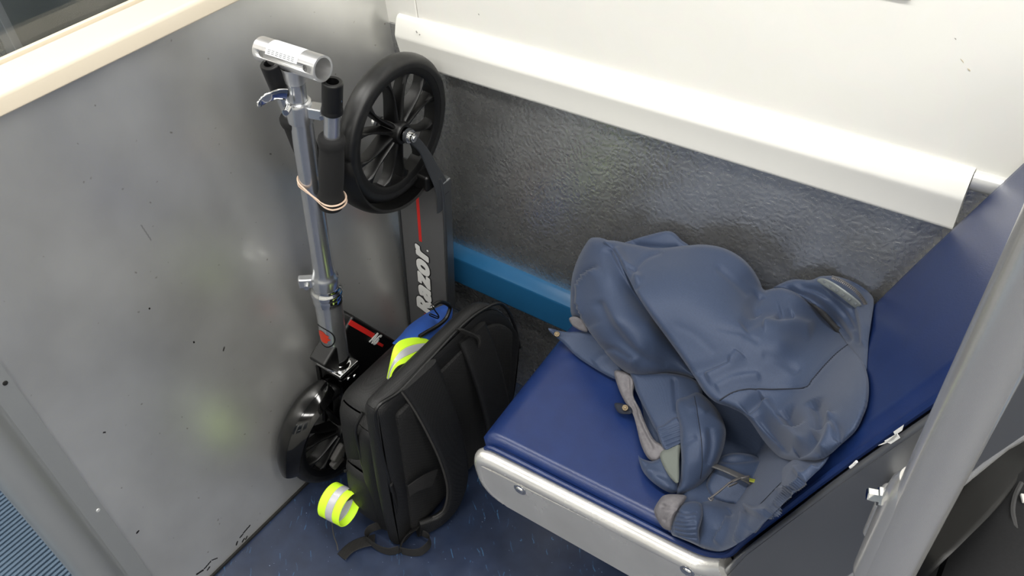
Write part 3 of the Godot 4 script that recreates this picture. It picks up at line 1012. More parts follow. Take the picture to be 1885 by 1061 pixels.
func build_scooter() -> void:
	var o := thing("kick_scooter", "folded kick scooter with chrome steering tube and large black wheels, propped upright in the corner", "scooter", Vector3(FRONT.x, 0.0, FRONT.z))
	var n := SC_N.normalized()
	var t := (STEM1 - STEM0).normalized()
	var s := t.cross(n).normalized()          # towards the side wall
	var g := Geo.new()
	var nf := Vector3(0.995, -0.06, 0.05).normalized()
	wheel("front_wheel", FRONT, nf, 0.3, o)
	var nr := Vector3(0.994, -0.095, -0.045).normalized()
	wheel("rear_wheel", REAR, nr, 0.12, o)
	# fork: crown bracket and two blades
	var crown := STEM0 + t * 0.004
	var bx := Basis(n, t, -s)
	g = Geo.new()
	g.rbox(crown + t * 0.002, Vector3(0.0295, 0.0035, 0.0245), 0.002, bx)
	build(g, "crown_plate", "chrome", o, "chrome crown plate of the fork")
	g = Geo.new()
	g.rbox(crown - t * 0.020, Vector3(0.0280, 0.018, 0.0225), 0.004, bx)
	build(g, "fork_crown", "gloss_black", o)
	for sg in [-1.0, 1.0]:
		g = Geo.new()
		var a: Vector3 = crown + n * sg * 0.0275 - t * 0.004
		var b: Vector3 = FRONT + nf * sg * 0.0335
		var rr := []
		for i in 9:
			var f := float(i) / 8
			var p: Vector3 = a.lerp(b, f)
			var w := lerpf(0.025, 0.013, minf(f * 1.3, 1.0))
			rr.append([p + s * w + n * 0.004, p + s * w * 0.8 + n * 0.0058, p - s * w * 0.8 + n * 0.0058, p - s * w + n * 0.004, p - s * w - n * 0.004, p + s * w - n * 0.004])
		g.rows(rr, true)
		g.fan(rr[0], true)
		g.fan(rr[8])
		build(g, "fork_blade", "gloss_black", o)
	for q in [[641, 697, 0.033], [652, 692, 0.033]]:
		var c := on_mid(q[0], q[1], q[2])
		g = Geo.new()
		g.lathe(c, n, [[0.0, 0.003], [0.003, 0.0028], [0.0042, 0.001], [0.0042, -0.003]], 12)
		build(g, "fork_screw", "chrome", o)
	# front mudguard
	g = Geo.new()
	var fwd := (-s - nf * (-s).dot(nf)).normalized()
	arc_guard(g, FRONT, nf, fwd, deg_to_rad(-4), deg_to_rad(86), 0.1445, 0.032, 0.003, 0.018)
	build(g, "front_mudguard", "gloss_black", o, "glossy black front mudguard")
	# head tube with collars
	g = Geo.new()
	g.lathe(STEM0, t, [[0.0, 0.008], [0.026, 0.008], [0.0255, 0.014], [0.0240, 0.017], [0.0240, 0.020], [0.0246, 0.022], [0.0246, 0.030], [0.0232, 0.032]], 36)
	build(g, "lower_headset", "chrome", o)
	g = Geo.new()
	g.lathe(STEM0, t, [[0.0232, 0.031], [0.0232, 0.170], [0.0225, 0.172]], 40)
	build(g, "head_tube", "brushed_tube", o, "brushed head tube with a round badge")
	g = Geo.new()
	g.lathe(STEM0, t, [[0.0235, 0.170], [0.0255, 0.172], [0.0258, 0.181], [0.0240, 0.184], [0.0240, 0.187], [0.0268, 0.189], [0.0270, 0.195], [0.0245, 0.199], [0.0225, 0.203], [0.0225, 0.207], [0.0, 0.207]], 36)
	build(g, "upper_headset", "chrome", o)
	# badge on the head tube
	badge(o, t, n, s)
	# clamp above the headset
	g = Geo.new()
	g.lathe(STEM0, t, [[0.0195, 0.206], [0.0225, 0.208], [0.0228, 0.226], [0.0195, 0.230], [0.0185, 0.238], [0.0172, 0.244]], 32)
	build(g, "clamp_ring", "brushed_tube", o)
	g = Geo.new()
	var lugdir := (-n * 0.75 - s * 0.65).normalized()
	g.rbox(STEM0 + t * 0.217 + lugdir * 0.031, Vector3(0.012, 0.010, 0.0075), 0.003, Basis(lugdir, t, lugdir.cross(t)))
	build(g, "clamp_lug", "brushed_tube", o)
	g = Geo.new()
	g.tube([STEM0 + t * 0.214 + lugdir * 0.03 - lugdir.cross(t) * 0.013, STEM0 + t * 0.214 + lugdir * 0.03 + lugdir.cross(t) * 0.013], 0.0045, 8)
	build(g, "clamp_screw", "chrome", o)
	# steering tubes
	g = Geo.new()
	g.lathe(STEM0, t, [[0.0185, 0.212], [0.0182, 0.240], [0.0168, 0.262], [0.0162, 0.30], [0.0162, 0.548], [0.0152, 0.549]], 36)
	build(g, "steering_tube", "brushed_tube", o)
	g = Geo.new()
	g.lathe(STEM0, t, [[0.0132, 0.53], [0.0132, 0.612]], 32)
	build(g, "inner_tube", "brushed_tube", o)
	# quick-release clamp with its lever
	g = Geo.new()
	g.lathe(STEM0, t, [[0.0165, 0.528], [0.0186, 0.530], [0.0190, 0.556], [0.0172, 0.561], [0.0136, 0.562]], 32)
	var near := (n * 0.95 + s * 0.35).normalized()
	g.rbox(STEM0 + t * 0.549 + near * 0.026, Vector3(0.010, 0.0085, 0.010), 0.002, Basis(near, t, near.cross(t)))
	build(g, "height_clamp", "brushed_tube", o)
	g = Geo.new()
	var nut := STEM0 + t * 0.546 + near * 0.034 - near.cross(t) * 0.002
	var nax := (near * 0.4 - s * 0.8).normalized()
	g.lathe(nut - nax * 0.008, nax, [[0.0, 0.020], [0.0035, 0.020], [0.0035, 0.016], [0.0065, 0.016], [0.0065, 0.0], [0.0, 0.0]], 6)
	build(g, "clamp_nut", "chrome", o, "", 25.0)
	g = Geo.new()
	var spot := on_mid(527, 205, 0.010)
	g.lathe(spot, (-s + n * 0.5).normalized(), [[0.0, 0.004], [0.0045, 0.0035], [0.005, -0.008]], 12)
	build(g, "clamp_pin", "chrome", o)
	g = Geo.new()
	var lev := []
	for q in [[528, 174, 0.0], [513, 174, -0.004], [498, 178, -0.008], [486, 184, -0.012], [479, 191, -0.014], [478, 197, -0.014]]: lev.append(on_mid(q[0], q[1], q[2]))
	g.strap(smooth_curve(lev, 4), [t], [0.016, 0.016, 0.016, 0.016, 0.016, 0.015, 0.015, 0.015, 0.014, 0.014, 0.014, 0.013, 0.013, 0.012, 0.012, 0.011, 0.011, 0.010, 0.009, 0.008, 0.006], 0.003)
	build(g, "quick_release_lever", "chrome", o)
	# tee on top: open tube with holes for the spring pins
	var tc := STEM1
	var ta := (on_mid(592, 122, 0.055) - on_mid(481, 86, -0.055)).normalized()
	var tee := CSGCombiner3D.new()
	tee.name = "tee_handle_socket"
	tee.set_meta("label", "silver alloy tee with open ends")
	o.add_child(tee)
	var tb := Basis(ta.cross(t).normalized(), ta, ta.cross(ta.cross(t)).normalized()).orthonormalized()
	tee.transform = Transform3D(tb, tc - o.position)
	var cy := CSGCylinder3D.new()
	cy.radius = 0.0172
	cy.height = 0.112
	cy.sides = 48
	tee.add_child(cy)
	var bore := CSGCylinder3D.new()
	bore.radius = 0.0143
	bore.height = 0.13
	bore.sides = 48
	bore.operation = CSGShape3D.OPERATION_SUBTRACTION
	tee.add_child(bore)
	var cam_dir := (CAM - tc).normalized()
	var front := (-s * 0.96 + t * 0.22).normalized()
	front = (front - ta * front.dot(ta)).normalized()
	var lf := tb.inverse() * front
	for d in [-0.040, 0.040]:
		var hole := CSGCylinder3D.new()
		hole.radius = 0.0048
		hole.height = 0.03
		hole.sides = 20
		hole.operation = CSGShape3D.OPERATION_SUBTRACTION
		var hy := lf.normalized()
		var hx := Vector3.UP.cross(hy).normalized()
		hole.transform = Transform3D(Basis(hx, hy, hx.cross(hy)), Vector3(0, d, 0) + hy * 0.018)
		tee.add_child(hole)
	tee.material_override = mats["tee_alloy"]
	# weld collar under the tee
	g = Geo.new()
	g.lathe(STEM1, t, [[0.0135, -0.034], [0.0150, -0.026], [0.0156, -0.018], [0.0172, -0.010]], 28)
	build(g, "weld_collar", "tee_alloy", o)
	# white paper label wrapped on the tee
	g = Geo.new()
	var rows := []
	var f0 := front
	var f1 := ta.cross(f0).normalized()
	if f1.dot(t) < 0: f1 = -f1
	for i in 13:
		var an := lerpf(deg_to_rad(8), deg_to_rad(118), i / 12.0)
		var d := f0 * cos(an) + f1 * sin(an)
		rows.append([tc + ta * -0.031 + d * 0.0176, tc + ta * 0.027 + d * 0.0176])
	g.rows(rows)
	build(g, "paper_label", "white_label", o, "white paper label wrapped round the tee")
	g = Geo.new()
	for i in 3:
		for j in 7:
			var an := deg_to_rad(14 + i * 7)
			var d := f0 * cos(an) + f1 * sin(an)
			var p := tc + ta * (-0.027 + j * 0.0072) + d * 0.0178
			g.quad(p, p + ta * 0.0052, p + ta * 0.0052 + f1 * 0.0009, p + f1 * 0.0009)
	build(g, "label_print", "strip_grey", o)
	# folded handlebars: connector, bare tube, foam grip
	handlebar(o, on_mid(612, 150, 0.062), on_mid(609, 385, 0.040), true)
	handlebar(o, on_mid(497, 116, -0.022), on_mid(604, 372, -0.002), false)
	# neck between head tube and deck, with its stripe and lettering
	var na := on_mid(634, 591, 0.0)
	var nb := on_mid(742, 653, 0.0)
	var nd := (nb - na).normalized()
	var nh := n.cross(nd).normalized()
	if nh.y < 0: nh = -nh
	g = Geo.new()
	var nm := na.lerp(nb, 0.5) - nh * 0.036
	g.rbox(nm, Vector3(na.distance_to(nb) * 0.5 + 0.012, 0.052, 0.019), 0.006, Basis(nd, nh, nd.cross(nh)))
	build(g, "neck", "satin_black", o, "black neck beam with a red stripe")
	var outer := n
	var pz := nm + outer * 0.0192
	g = Geo.new()
	var e0 := -na.distance_to(nb) * 0.5 - 0.008
	g.rbox(pz + nd * (e0 + 0.044) + nh * 0.0385, Vector3(0.052, 0.0048, 0.0005), 0.0003, Basis(nd, nh, outer))
	g.rbox(pz + nd * (e0 + 0.130) + nh * 0.031, Vector3(0.020, 0.0028, 0.0005), 0.0003, Basis(nd, nh, outer))
	build(g, "neck_stripe", "red_paint", o)
	var txt := lettering("A6", 0.022, 0.028, pz + nd * (e0 + 0.090) + nh * 0.025 + outer * 0.0008, nd, nh, 0.0006, 0.25, 0.0007)
	put(shifted(txt, o.position), "neck_lettering", mats["white_print"], o)
	# folding bracket below the neck
	box_part(nb - nh * 0.045 + s * 0.012, Vector3(0.05, 0.07, 0.05), 0.008, "folding_joint", "satin_black", o, Basis(n, nh, n.cross(nh)))
	# deck
	var d0 := Vector3(0.0575, 0.13, 0.098)
	var d1 := Vector3(0.094, 0.575, 0.083)
	var dt := (d1 - d0).normalized()
	var dn := (Vector3(0.994, -0.06, -0.02) - dt * Vector3(0.994, -0.06, -0.02).dot(dt)).normalized()
	var df := dn.cross(dt).normalized()      # out of the standing surface
	var len := d0.distance_to(d1)
	var hw := 0.0545
	g = Geo.new()
	g.rbox((d0 + d1) * 0.5 - df * 0.013, Vector3(hw, len * 0.5, 0.012), 0.004, Basis(dn, dt, df))
	build(g, "deck", "deck_alloy", o)
	g = Geo.new()
	g.rbox((d0 + d1) * 0.5 - df * 0.0008, Vector3(hw - 0.0035, len * 0.5 - 0.003, 0.0012), 0.0006, Basis(dn, dt, df))
	build(g, "grip_tape", "grip_tape", o, "grey grip tape on the deck")
	var face := d0 + df * 0.0006
	# rails turned up along the deck edges to the rear wheel
	for sg in [-1.0, 1.0]:
		g = Geo.new()
		var arm := [d0 + dn * sg * hw, d0 + dt * len * 0.5 + dn * sg * hw, d1 - dt * 0.035 + dn * sg * hw, d1 + dt * 0.012 + dn * sg * (hw - 0.003) + df * 0.004]
		g.tube(smooth_curve(arm, 5), 0.0032, 8)
		build(g, "deck_edge", "deck_alloy", o)
		g = Geo.new()
		var hub: Vector3 = REAR + nr * sg * 0.030
		var ap := smooth_curve([d1 - dt * 0.055 + dn * sg * (hw - 0.003) - df * 0.004, d1 - dt * 0.01 + dn * sg * (hw - 0.003) + df * 0.0, d1 + dt * 0.032 + dn * sg * (hw - 0.010) + df * 0.012, (d1 + dt * 0.05 + dn * sg * 0.04).lerp(hub, 0.45) + df * 0.004, hub], 6)
		var wd := []
		for k in ap.size(): wd.append(lerpf(0.042, 0.017, minf(k / 18.0, 1.0)))
		g.strap(ap, [df], wd, 0.005)
		g.lathe(hub, nr, [[0.0, 0.0028], [0.0125, 0.0028], [0.0128, 0.0], [0.0125, -0.0028], [0.0, -0.0028]], 20)
		build(g, "rear_arm", "arm_grey", o, "grey alloy arm that carries the rear wheel")
	# printed line and lettering
	var cu := (on_plane(776, 470, face, df) - face).dot(dn)
	var y_r := (on_plane(776, 572, face, df) - face).dot(dt)
	var y_e := (on_plane(776, 447, face, df) - face).dot(dt)
	g = Geo.new()
	for k in [[y_e + 0.002, len - 0.02], [0.0, y_r - 0.003]]:
		g.rbox(face + dn * cu + dt * (k[0] + k[1]) * 0.5, Vector3(0.0034, (k[1] - k[0]) * 0.5, 0.0004), 0.0002, Basis(dn, dt, df))
	build(g, "red_line", "red_paint", o)
	var lp := face + dt * (y_r + 0.001) + dn * (cu + 0.017) + df * 0.0005
	var w1 := lettering("Razor", 0.036, (y_e - y_r) * 0.90, lp, dt, -dn, 0.0005, 0.28, 0.0043)
	put(shifted(w1, o.position), "lettering_outline", mats["black_print"], o)
	var w2 := lettering("Razor", 0.036, (y_e - y_r) * 0.90, lp + df * 0.0006, dt, -dn, 0.0005, 0.28, 0.0024)
	put(shifted(w2, o.position), "deck_lettering", mats["white_print"], o)
	g = Geo.new()
	g.lathe(lp + dt * (y_e - y_r) * 0.93 + df * 0.0006, df, [[0.0, 0.0005], [0.0022, 0.0005], [0.0022, 0.0]], 12)
	build(g, "deck_lettering", "white_print", o)
	# rear mudguard and brake over the wheel on the standing side
	g = Geo.new()
	var rf := (df - nr * df.dot(nr)).normalized()
	arc_guard(g, REAR, nr, rf, deg_to_rad(-118), deg_to_rad(8), 0.140, 0.034, 0.004, 0.010)
	build(g, "rear_mudguard", "satin_black", o, "black rear mudguard that works as a brake")
	g = Geo.new()
	g.rbox(d1 + dt * 0.008 + df * 0.016, Vector3(0.044, 0.016, 0.014), 0.006, Basis(dn, dt, df))
	build(g, "brake_hinge", "satin_black", o)
	# rubber band holding the folded bar to the tube
	band(n, t, s)

func badge(o: Node3D, t: Vector3, n: Vector3, s: Vector3) -> void:
	var c0 := STEM0 + t * 0.098
	var mid := (-s * 0.93 - n * 0.05).normalized()
	var r := 0.0236
	var side := t.cross(mid).normalized()
	var ring := Geo.new()
	var rows := []
	for k in 37:
		var a := TAU * k / 36
		var line := []
		for q in [0.0215, 0.0238]:
			var x: float = cos(a) * q
			var y: float = sin(a) * q * 1.1
			line.append(c0 + t * y + (mid * cos(x / r) + side * sin(x / r)) * r)
		rows.append(line)
	ring.rows(rows)
	build(ring, "badge_ring", "black_print", o)
	var f := Geo.new()
	rows = []
	for k in 19:
		var y := lerpf(-0.015, 0.014, k / 18.0)
		var w := 0.013 * pow(sin(PI * (0.06 + 0.9 * k / 18.0)), 0.7) * (1.0 + 0.18 * sin(k * 1.1))
		var line := []
		for j in 9:
			var x := lerpf(-w, w, j / 8.0)
			line.append(c0 + t * y + (mid * cos(x / r) + side * sin(x / r)) * (r + 0.0001))
		rows.append(line)
	f.rows(rows)
	build(f, "badge_emblem", "badge_orange", o, "orange-red emblem inside the badge ring")

func handlebar(o: Node3D, a: Vector3, b: Vector3, near: bool) -> void:
	var h := Node3D.new()
	h.name = "handlebar"
	o.add_child(h, true)
	h.position = a - o.position
	var d := (b - a).normalized()
	var g := Geo.new()
	g.lathe(a, d, [[0.0085, 0.022], [0.0085, 0.0], [0.0128, 0.0], [0.0138, 0.001], [0.0140, 0.003], [0.0140, 0.041], [0.0148, 0.042], [0.0150, 0.047], [0.0130, 0.049], [0.0115, 0.049]], 32)
	build(g, "connector", "satin_black", h)
	if near:
		var q := on_plane(625, 183, a + SC_N * 0.006, SC_N)
		g = Geo.new()
		g.lathe(q - SC_N * 0.004, (SC_N * 0.9 + Vector3(0, 0, 0.4)).normalized(), [[0.0, 0.010], [0.003, 0.009], [0.0042, 0.006], [0.0042, 0.0]], 14)
		build(g, "spring_pin", "chrome", h)
	g = Geo.new()
	g.lathe(a, d, [[0.0113, 0.046], [0.0113, 0.21]], 28)
	build(g, "bar_tube", "brushed_tube", h)
	g = Geo.new()
	g.lathe(a, d, [[0.0112, 0.086], [0.0165, 0.087], [0.0188, 0.090], [0.0195, 0.095], [0.0188, 0.100], [0.0172, 0.103], [0.0176, 0.115], [0.0182, 0.14], [0.0180, 0.165], [0.0172, 0.183], [0.0185, 0.188], [0.0200, 0.196], [0.0200, 0.205], [0.0180, 0.212], [0.010, 0.215], [0.0, 0.2155]], 32)
	build(g, "foam_grip", "foam_grip", h, "black foam grip")

func band(n: Vector3, t: Vector3, s: Vector3) -> void:
	var c := on_mid(566, 345, 0.0)
	var o := thing("rubber_band", "pale rubber band tying the folded foam grip to the steering tube", "rubber band", c)
	var g2 := on_mid(610, 350, 0.045)
	var cr := STEM0 + t * (c - STEM0).dot(t)
	for k in 2:
		var g := Geo.new()
		var path := []
		var ax := (g2 - cr)
		ax = ax - t * ax.dot(t)
		var d := ax.normalized()
		var e := t.cross(d).normalized()
		var dist := ax.length()
		for i in 41:
			var a := TAU * i / 40
			var r0 := 0.0178
			var r1 := 0.0198
			var p: Vector3
			if cos(a) > 0: p = cr + d * (dist + cos(a) * r1) + e * sin(a) * r1
			else: p = cr + d * cos(a) * r0 + e * sin(a) * r0
			var away := clampf((p - cr).dot(d) / dist, -0.3, 1.3)
			p += t * (0.006 - 0.007 * away + (0.0055 * (0.5 - away) * (1.0 if k == 0 else -0.6)))
			path.append(p)
		g.tube(path, 0.0014, 8, false)
		build(g, "loop", "rubber_band", o)

# ---------------------------------------------------------------- soft shapes
# rounded box with many cells, bulged and wrinkled; b gives its axes
func soft_box(c: Vector3, half: Vector3, r: float, b: Basis, bulge: Vector3, wrinkle: float, freq: float, cells := 22, grounded := false, slump := false) -> Geo:
	var g := Geo.new()
	for axis in 3:
		var a1 := (axis + 1) % 3
		var a2 := (axis + 2) % 3
		for sgn in [-1.0, 1.0]:
			var rows := []
			for i in cells + 1:
				var row := []
				for j in cells + 1:
					var u := sin((float(i) / cells - 0.5) * PI) * 0.6 + (float(i) / cells * 2.0 - 1.0) * 0.4
					var w := sin((float(j) / cells - 0.5) * PI) * 0.6 + (float(j) / cells * 2.0 - 1.0) * 0.4
					var q := Vector3.ZERO
					q[axis] = half[axis] * sgn
					q[a1] = half[a1] * u
					q[a2] = half[a2] * w
					var core := q.clamp(-half + Vector3.ONE * r, half - Vector3.ONE * r)
					var d := (q - core).normalized()
					var p := core + d * r
					var k := Vector3(p.x / half.x, p.y / half.y, p.z / half.z)
					p[axis] += sgn * bulge[axis] * (1.0 - k[a1] * k[a1]) * (1.0 - k[a2] * k[a2])
					var pw := c + b * p
					var nz := noise.get_noise_3dv(pw * freq) * 0.7 + noise.get_noise_3dv(pw * freq * 2.3 + Vector3(7, 3, 1)) * 0.3
					pw += (b * d) * wrinkle * nz
					if grounded: pw.y = maxf(pw.y, 0.003)
					if slump and pw.z < 0.235:
						var dz := (0.235 - pw.z) / 0.145
						pw.y *= 1.0 - 0.40 * dz * dz * dz
					row.append(pw)
				rows.append(row)
			if sgn > 0: rows.reverse()
			g.rows(rows)
	return g

func ribbon_px(q: Array, side: Vector3, width, thick: float, per := 5) -> Geo:
	# q: [u, v, axis, value] points
	var pts := []
	for k in q: pts.append(on_axis(k[0], k[1], k[2], k[3]))
	var g := Geo.new()
	g.strap(smooth_curve(pts, per), [side], width, thick)
	return g

# a band of three stripes along a path; edges are given as two rails
func striped_band(called: String, label: String, base: Vector3, rail_a: Array, rail_b: Array, thick: float) -> void:
	var o := thing(called, label, "armband", base, "")
	var m := rail_a.size()
	for st in [[0.0, 0.36, "hi_vis", "yellow_edge"], [0.345, 0.675, "reflective_silver", "silver_stripe"], [0.66, 1.0, "hi_vis", "yellow_edge"]]:
		var g := Geo.new()
		var rr := []
		for i in m:
			var a: Vector3 = rail_a[i]
			var b: Vector3 = rail_b[i]
			var d: Vector3 = (rail_a[mini(i + 1, m - 1)] - rail_a[maxi(i - 1, 0)]).normalized()
			var s := (b - a).normalized()
			var up := s.cross(d).normalized() * thick * 0.5
			var ex := 0.0003 if st[2] == "reflective_silver" else 0.0
			up *= 1.0 + ex / (thick * 0.5)
			var p := a.lerp(b, st[0])
			var q := a.lerp(b, st[1])
			rr.append([p, p + s * 0.0012 + up, q - s * 0.0012 + up, q, q - s * 0.0012 - up, p + s * 0.0012 - up])
		g.rows(rr, true)
		g.fan(rr[0], true)
		g.fan(rr[m - 1])
		build(g, st[3], st[2], o)

# ---------------------------------------------------------------- the backpack with what sticks out of it
func build_backpack() -> void:
	var o := thing("backpack", "black nylon backpack standing on the floor against the scooter, straps outward", "backpack", Vector3(0.22, 0.0, 0.28))
	var tu := Vector3(0.105, 0.9945, 0.0).normalized()
	var bx := Basis(Vector3(tu.y, -tu.x, 0), tu, Vector3(0, 0, 1))
	var g := soft_box(Vector3(0.2635, 0.217, 0.272), Vector3(0.0185, 0.222, 0.182), 0.0175, bx, Vector3(0.012, 0.004, 0.008), 0.007, 9.0, 26, true, true)
	build(g, "main_compartment", "bag_nylon", o, "", 75.0)
	g = soft_box(Vector3(0.224, 0.172, 0.275), Vector3(0.030, 0.172, 0.172), 0.028, bx, Vector3(0.01, 0.006, 0.010), 0.010, 10.0, 22, true, true)
	build(g, "middle_compartment", "bag_nylon", o, "", 75.0)
	g = soft_box(Vector3(0.172, 0.180, 0.275), Vector3(0.047, 0.162, 0.152), 0.046, bx, Vector3(0.014, 0.012, 0.014), 0.017, 13.0, 28, true)
	build(g, "front_pocket", "bag_nylon", o, "", 75.0)
	g = soft_box(Vector3(0.192, 0.120, 0.428), Vector3(0.042, 0.085, 0.024), 0.022, bx, Vector3(0.004, 0.01, 0.014), 0.010, 14.0, 18, true)
	build(g, "side_pocket", "bag_nylon", o, "", 75.0)
	# mesh-covered back padding
	g = soft_box(Vector3(0.284, 0.212, 0.272), Vector3(0.008, 0.188, 0.150), 0.008, bx, Vector3(0.006, 0.0, 0.0), 0.003, 12.0, 18, false, true)
	build(g, "back_padding", "bag_mesh", o, "", 75.0)
	# piping along the seam of back and gusset
	var seam := []
	for q in [[722, 905, 0.276], [704, 840, 0.284], [692, 780, 0.292], [696, 748, 0.297], [735, 721, 0.301], [790, 663, 0.303], [850, 600, 0.304], [890, 570, 0.303], [922, 560, 0.302], [944, 590, 0.300], [957, 640, 0.296]]:
		seam.append(at_x(q[0], q[1], q[2]))
	g = Geo.new()
	g.tube(smooth_curve(seam, 5), 0.0032, 8)
	build(g, "seam_piping", "zip_black", o)
	# zips on the near side
	for zq in [[[668, 760, 0.235], [655, 790, 0.228], [662, 830, 0.222], [672, 870, 0.220], [690, 905, 0.222]], [[634, 868, 0.170], [655, 858, 0.176], [675, 842, 0.186], [688, 828, 0.195]]]:
		var zp := []
		for q in zq: zp.append(at_x(q[0], q[1], q[2]))
		g = Geo.new()
		g.tube(smooth_curve(zp, 5), 0.0028, 8)
		build(g, "zip", "zip_black", o)
	# red zip pull
	g = Geo.new()
	var rp := at_x(686, 836, 0.20)
	g.rbox(rp, Vector3(0.0085, 0.0075, 0.006), 0.005, Basis(Vector3(0.2, 0.3, 1.0).normalized(), 0.6))
	g.rbox(rp + Vector3(-0.006, -0.004, 0.004), Vector3(0.005, 0.0035, 0.003), 0.002, Basis(Vector3(0.2, 0.3, 1.0).normalized(), 0.6))
	build(g, "zip_pull", "zip_red", o, "red zip pull")
	# shoulder straps, padded, curving down the back
	var out := Vector3(1.0, -0.1, 0.15).normalized()
	var sp1 := []
	for q in [[770, 690, 0.308], [790, 726, 0.318], [812, 775, 0.326], [832, 830, 0.325], [842, 885, 0.318], [832, 930, 0.306], [806, 958, 0.292], [770, 974, 0.276]]:
		sp1.append(at_x(q[0], q[1], q[2]))
	g = Geo.new()
	var c1 := smooth_curve(sp1, 5)
	var w1 := []
	var sides1 := []
	for k in c1.size():
		w1.append(lerpf(0.075, 0.042, minf(k / 26.0, 1.0)))
		var d: Vector3 = (c1[mini(k + 1, c1.size() - 1)] - c1[maxi(k - 1, 0)]).normalized()
		sides1.append(d.cross(out))
	g.strap(c1, sides1, w1, 0.014)
	var st := build(g, "shoulder_strap", "bag_nylon", o, "", 60.0)
	g = Geo.new()
	var edge := []
	for k in c1.size():
		var d: Vector3 = (c1[mini(k + 1, c1.size() - 1)] - c1[maxi(k - 1, 0)]).normalized()
		edge.append(c1[k] - d.cross(out).normalized() * w1[k] * 0.5 * (1.0 if d.cross(out).dot(Vector3(0, 0, 1)) < 0 else -1.0))
	g.tube(edge, 0.0022, 6)
	build(g, "binding", "webbing_edge", st)
	var sp2 := []
	for q in [[868, 612, 0.310], [884, 650, 0.322], [902, 705, 0.330], [915, 760, 0.330], [918, 800, 0.324]]:
		sp2.append(at_x(q[0], q[1], q[2]))
	g = Geo.new()
	var c2 := smooth_curve(sp2, 5)
	var sides2 := []
	for k in c2.size():
		var d: Vector3 = (c2[mini(k + 1, c2.size() - 1)] - c2[maxi(k - 1, 0)]).normalized()
		sides2.append(d.cross(out))
	g.strap(c2, sides2, 0.062, 0.014)
	build(g, "shoulder_strap", "bag_nylon", o, "", 60.0)
	# load webbing folded over at the top of the far strap
	build(ribbon_px([[846, 606, 0, 0.312], [858, 612, 0, 0.318], [876, 622, 0, 0.324], [884, 630, 0, 0.326]], Vector3(0, 1, 0.6).normalized(), 0.024, 0.003), "strap_fold", "webbing", o)
	# webbing: side compression strap, back strap, loops lying on the floor
	build(ribbon_px([[622, 921, 0, 0.150], [646, 910, 0, 0.176], [668, 896, 0, 0.20], [692, 884, 0, 0.232], [716, 874, 0, 0.268]], Vector3.UP, 0.024, 0.002), "compression_strap", "webbing", o)
	build(ribbon_px([[752, 905, 0, 0.300], [775, 890, 0, 0.306], [800, 880, 0, 0.308]], Vector3(0, 1, 0.25).normalized(), 0.036, 0.003), "back_webbing", "webbing", o)
	build(ribbon_px([[722, 884, 0, 0.278], [728, 905, 0, 0.276], [732, 925, 0, 0.268], [731, 944, 0, 0.258]], Vector3(0.6, 0, 1).normalized(), 0.026, 0.004), "gusset_tab", "bag_nylon", o)
	build(ribbon_px([[770, 972, 1, 0.045], [748, 985, 1, 0.03], [738, 1004, 1, 0.016], [736, 1018, 1, 0.010]], Vector3(0.5, 0.6, 0.3).normalized(), 0.020, 0.002), "strap_webbing", "webbing", o)
	build(ribbon_px([[735, 1012, 1, 0.014], [716, 1016, 1, 0.014], [694, 1008, 1, 0.018], [676, 992, 1, 0.024], [680, 976, 1, 0.032], [700, 968, 1, 0.034], [725, 968, 1, 0.03]], Vector3.UP, 0.026, 0.0018, 6), "strap_webbing", "webbing", o)
	build(ribbon_px([[738, 1014, 1, 0.013], [756, 1018, 1, 0.014], [774, 1016, 1, 0.018], [788, 1004, 1, 0.024], [790, 990, 1, 0.03], [778, 982, 1, 0.034]], Vector3.UP, 0.026, 0.0018, 6), "strap_webbing", "webbing", o)
	build(ribbon_px([[690, 994, 1, 0.014], [664, 1000, 1, 0.010], [644, 1010, 1, 0.006], [628, 1026, 1, 0.0035]], Vector3(1, 0.2, 0.4).normalized(), 0.026, 0.0018), "strap_webbing", "webbing", o)
	# thin elastic cord at the left
	g = Geo.new()
	var cord := []
	for q in [[611, 962, 0.05], [614, 985, 0.03], [620, 1002, 0.014], [622, 1014, 0.006]]: cord.append(at_y(q[0], q[1], q[2]))
	g.tube(smooth_curve(cord, 5), 0.0012, 6)
	build(g, "elastic_cord", "webbing_edge", o)
	# grey buckle tucked between bag and wheel
	g = Geo.new()
	g.rbox(at_x(624, 834, 0.118), Vector3(0.006, 0.010, 0.018), 0.004, Basis(Vector3.RIGHT, 0.5))
	g.rbox(at_x(620, 850, 0.116), Vector3(0.006, 0.008, 0.014), 0.003, Basis(Vector3.RIGHT, 0.2))
	build(g, "side_buckle", "webbing_edge", o)
	# blue pouch in the open top
	var pouch := thing("zip_pouch", "blue padded pouch with black zip sticking out of the backpack", "pouch", at_x(775, 610, 0.2) - Vector3(0, 0.03, 0))
	cloth("pouch_body", "pouch_blue", pouch, [365, 415, 400, 372, 440, 330, 500, 262, 600, 190, 700, 130, 770, 100, 815, 95, 850, 120, 850, 190, 820, 265, 790, 330, 720, 385, 600, 400, 480, 410], 4.42, 640, 540,
		[[400, 372, 0, 0.185], [600, 195, 0, 0.18], [800, 110, 0, 0.19], [840, 220, 0, 0.215], [760, 340, 0, 0.225], [500, 390, 0, 0.215], [640, 290, 0, 0.215]], {"step": 3.0, "thick": 0.03, "round_px": 16.0, "round_m": 0.012, "folds": [["v", 5.0, 0.003, [700, 180, 760, 290]]], "wrinkle": 0.0015})
	var zp := []
	for q in [[585, 352], [640, 318], [700, 285], [760, 245], [800, 205], [822, 160], [832, 112], [800, 84], [750, 72], [700, 100]]: zp.append(at_x(640 + q[0] / 4.42, 540 + q[1] / 4.42, 0.226))
	g = Geo.new()
	g.tube(smooth_curve(zp, 5), 0.0036, 8)
	build(g, "pouch_zip", "zip_black", pouch)
	g = Geo.new()
	var cp := []
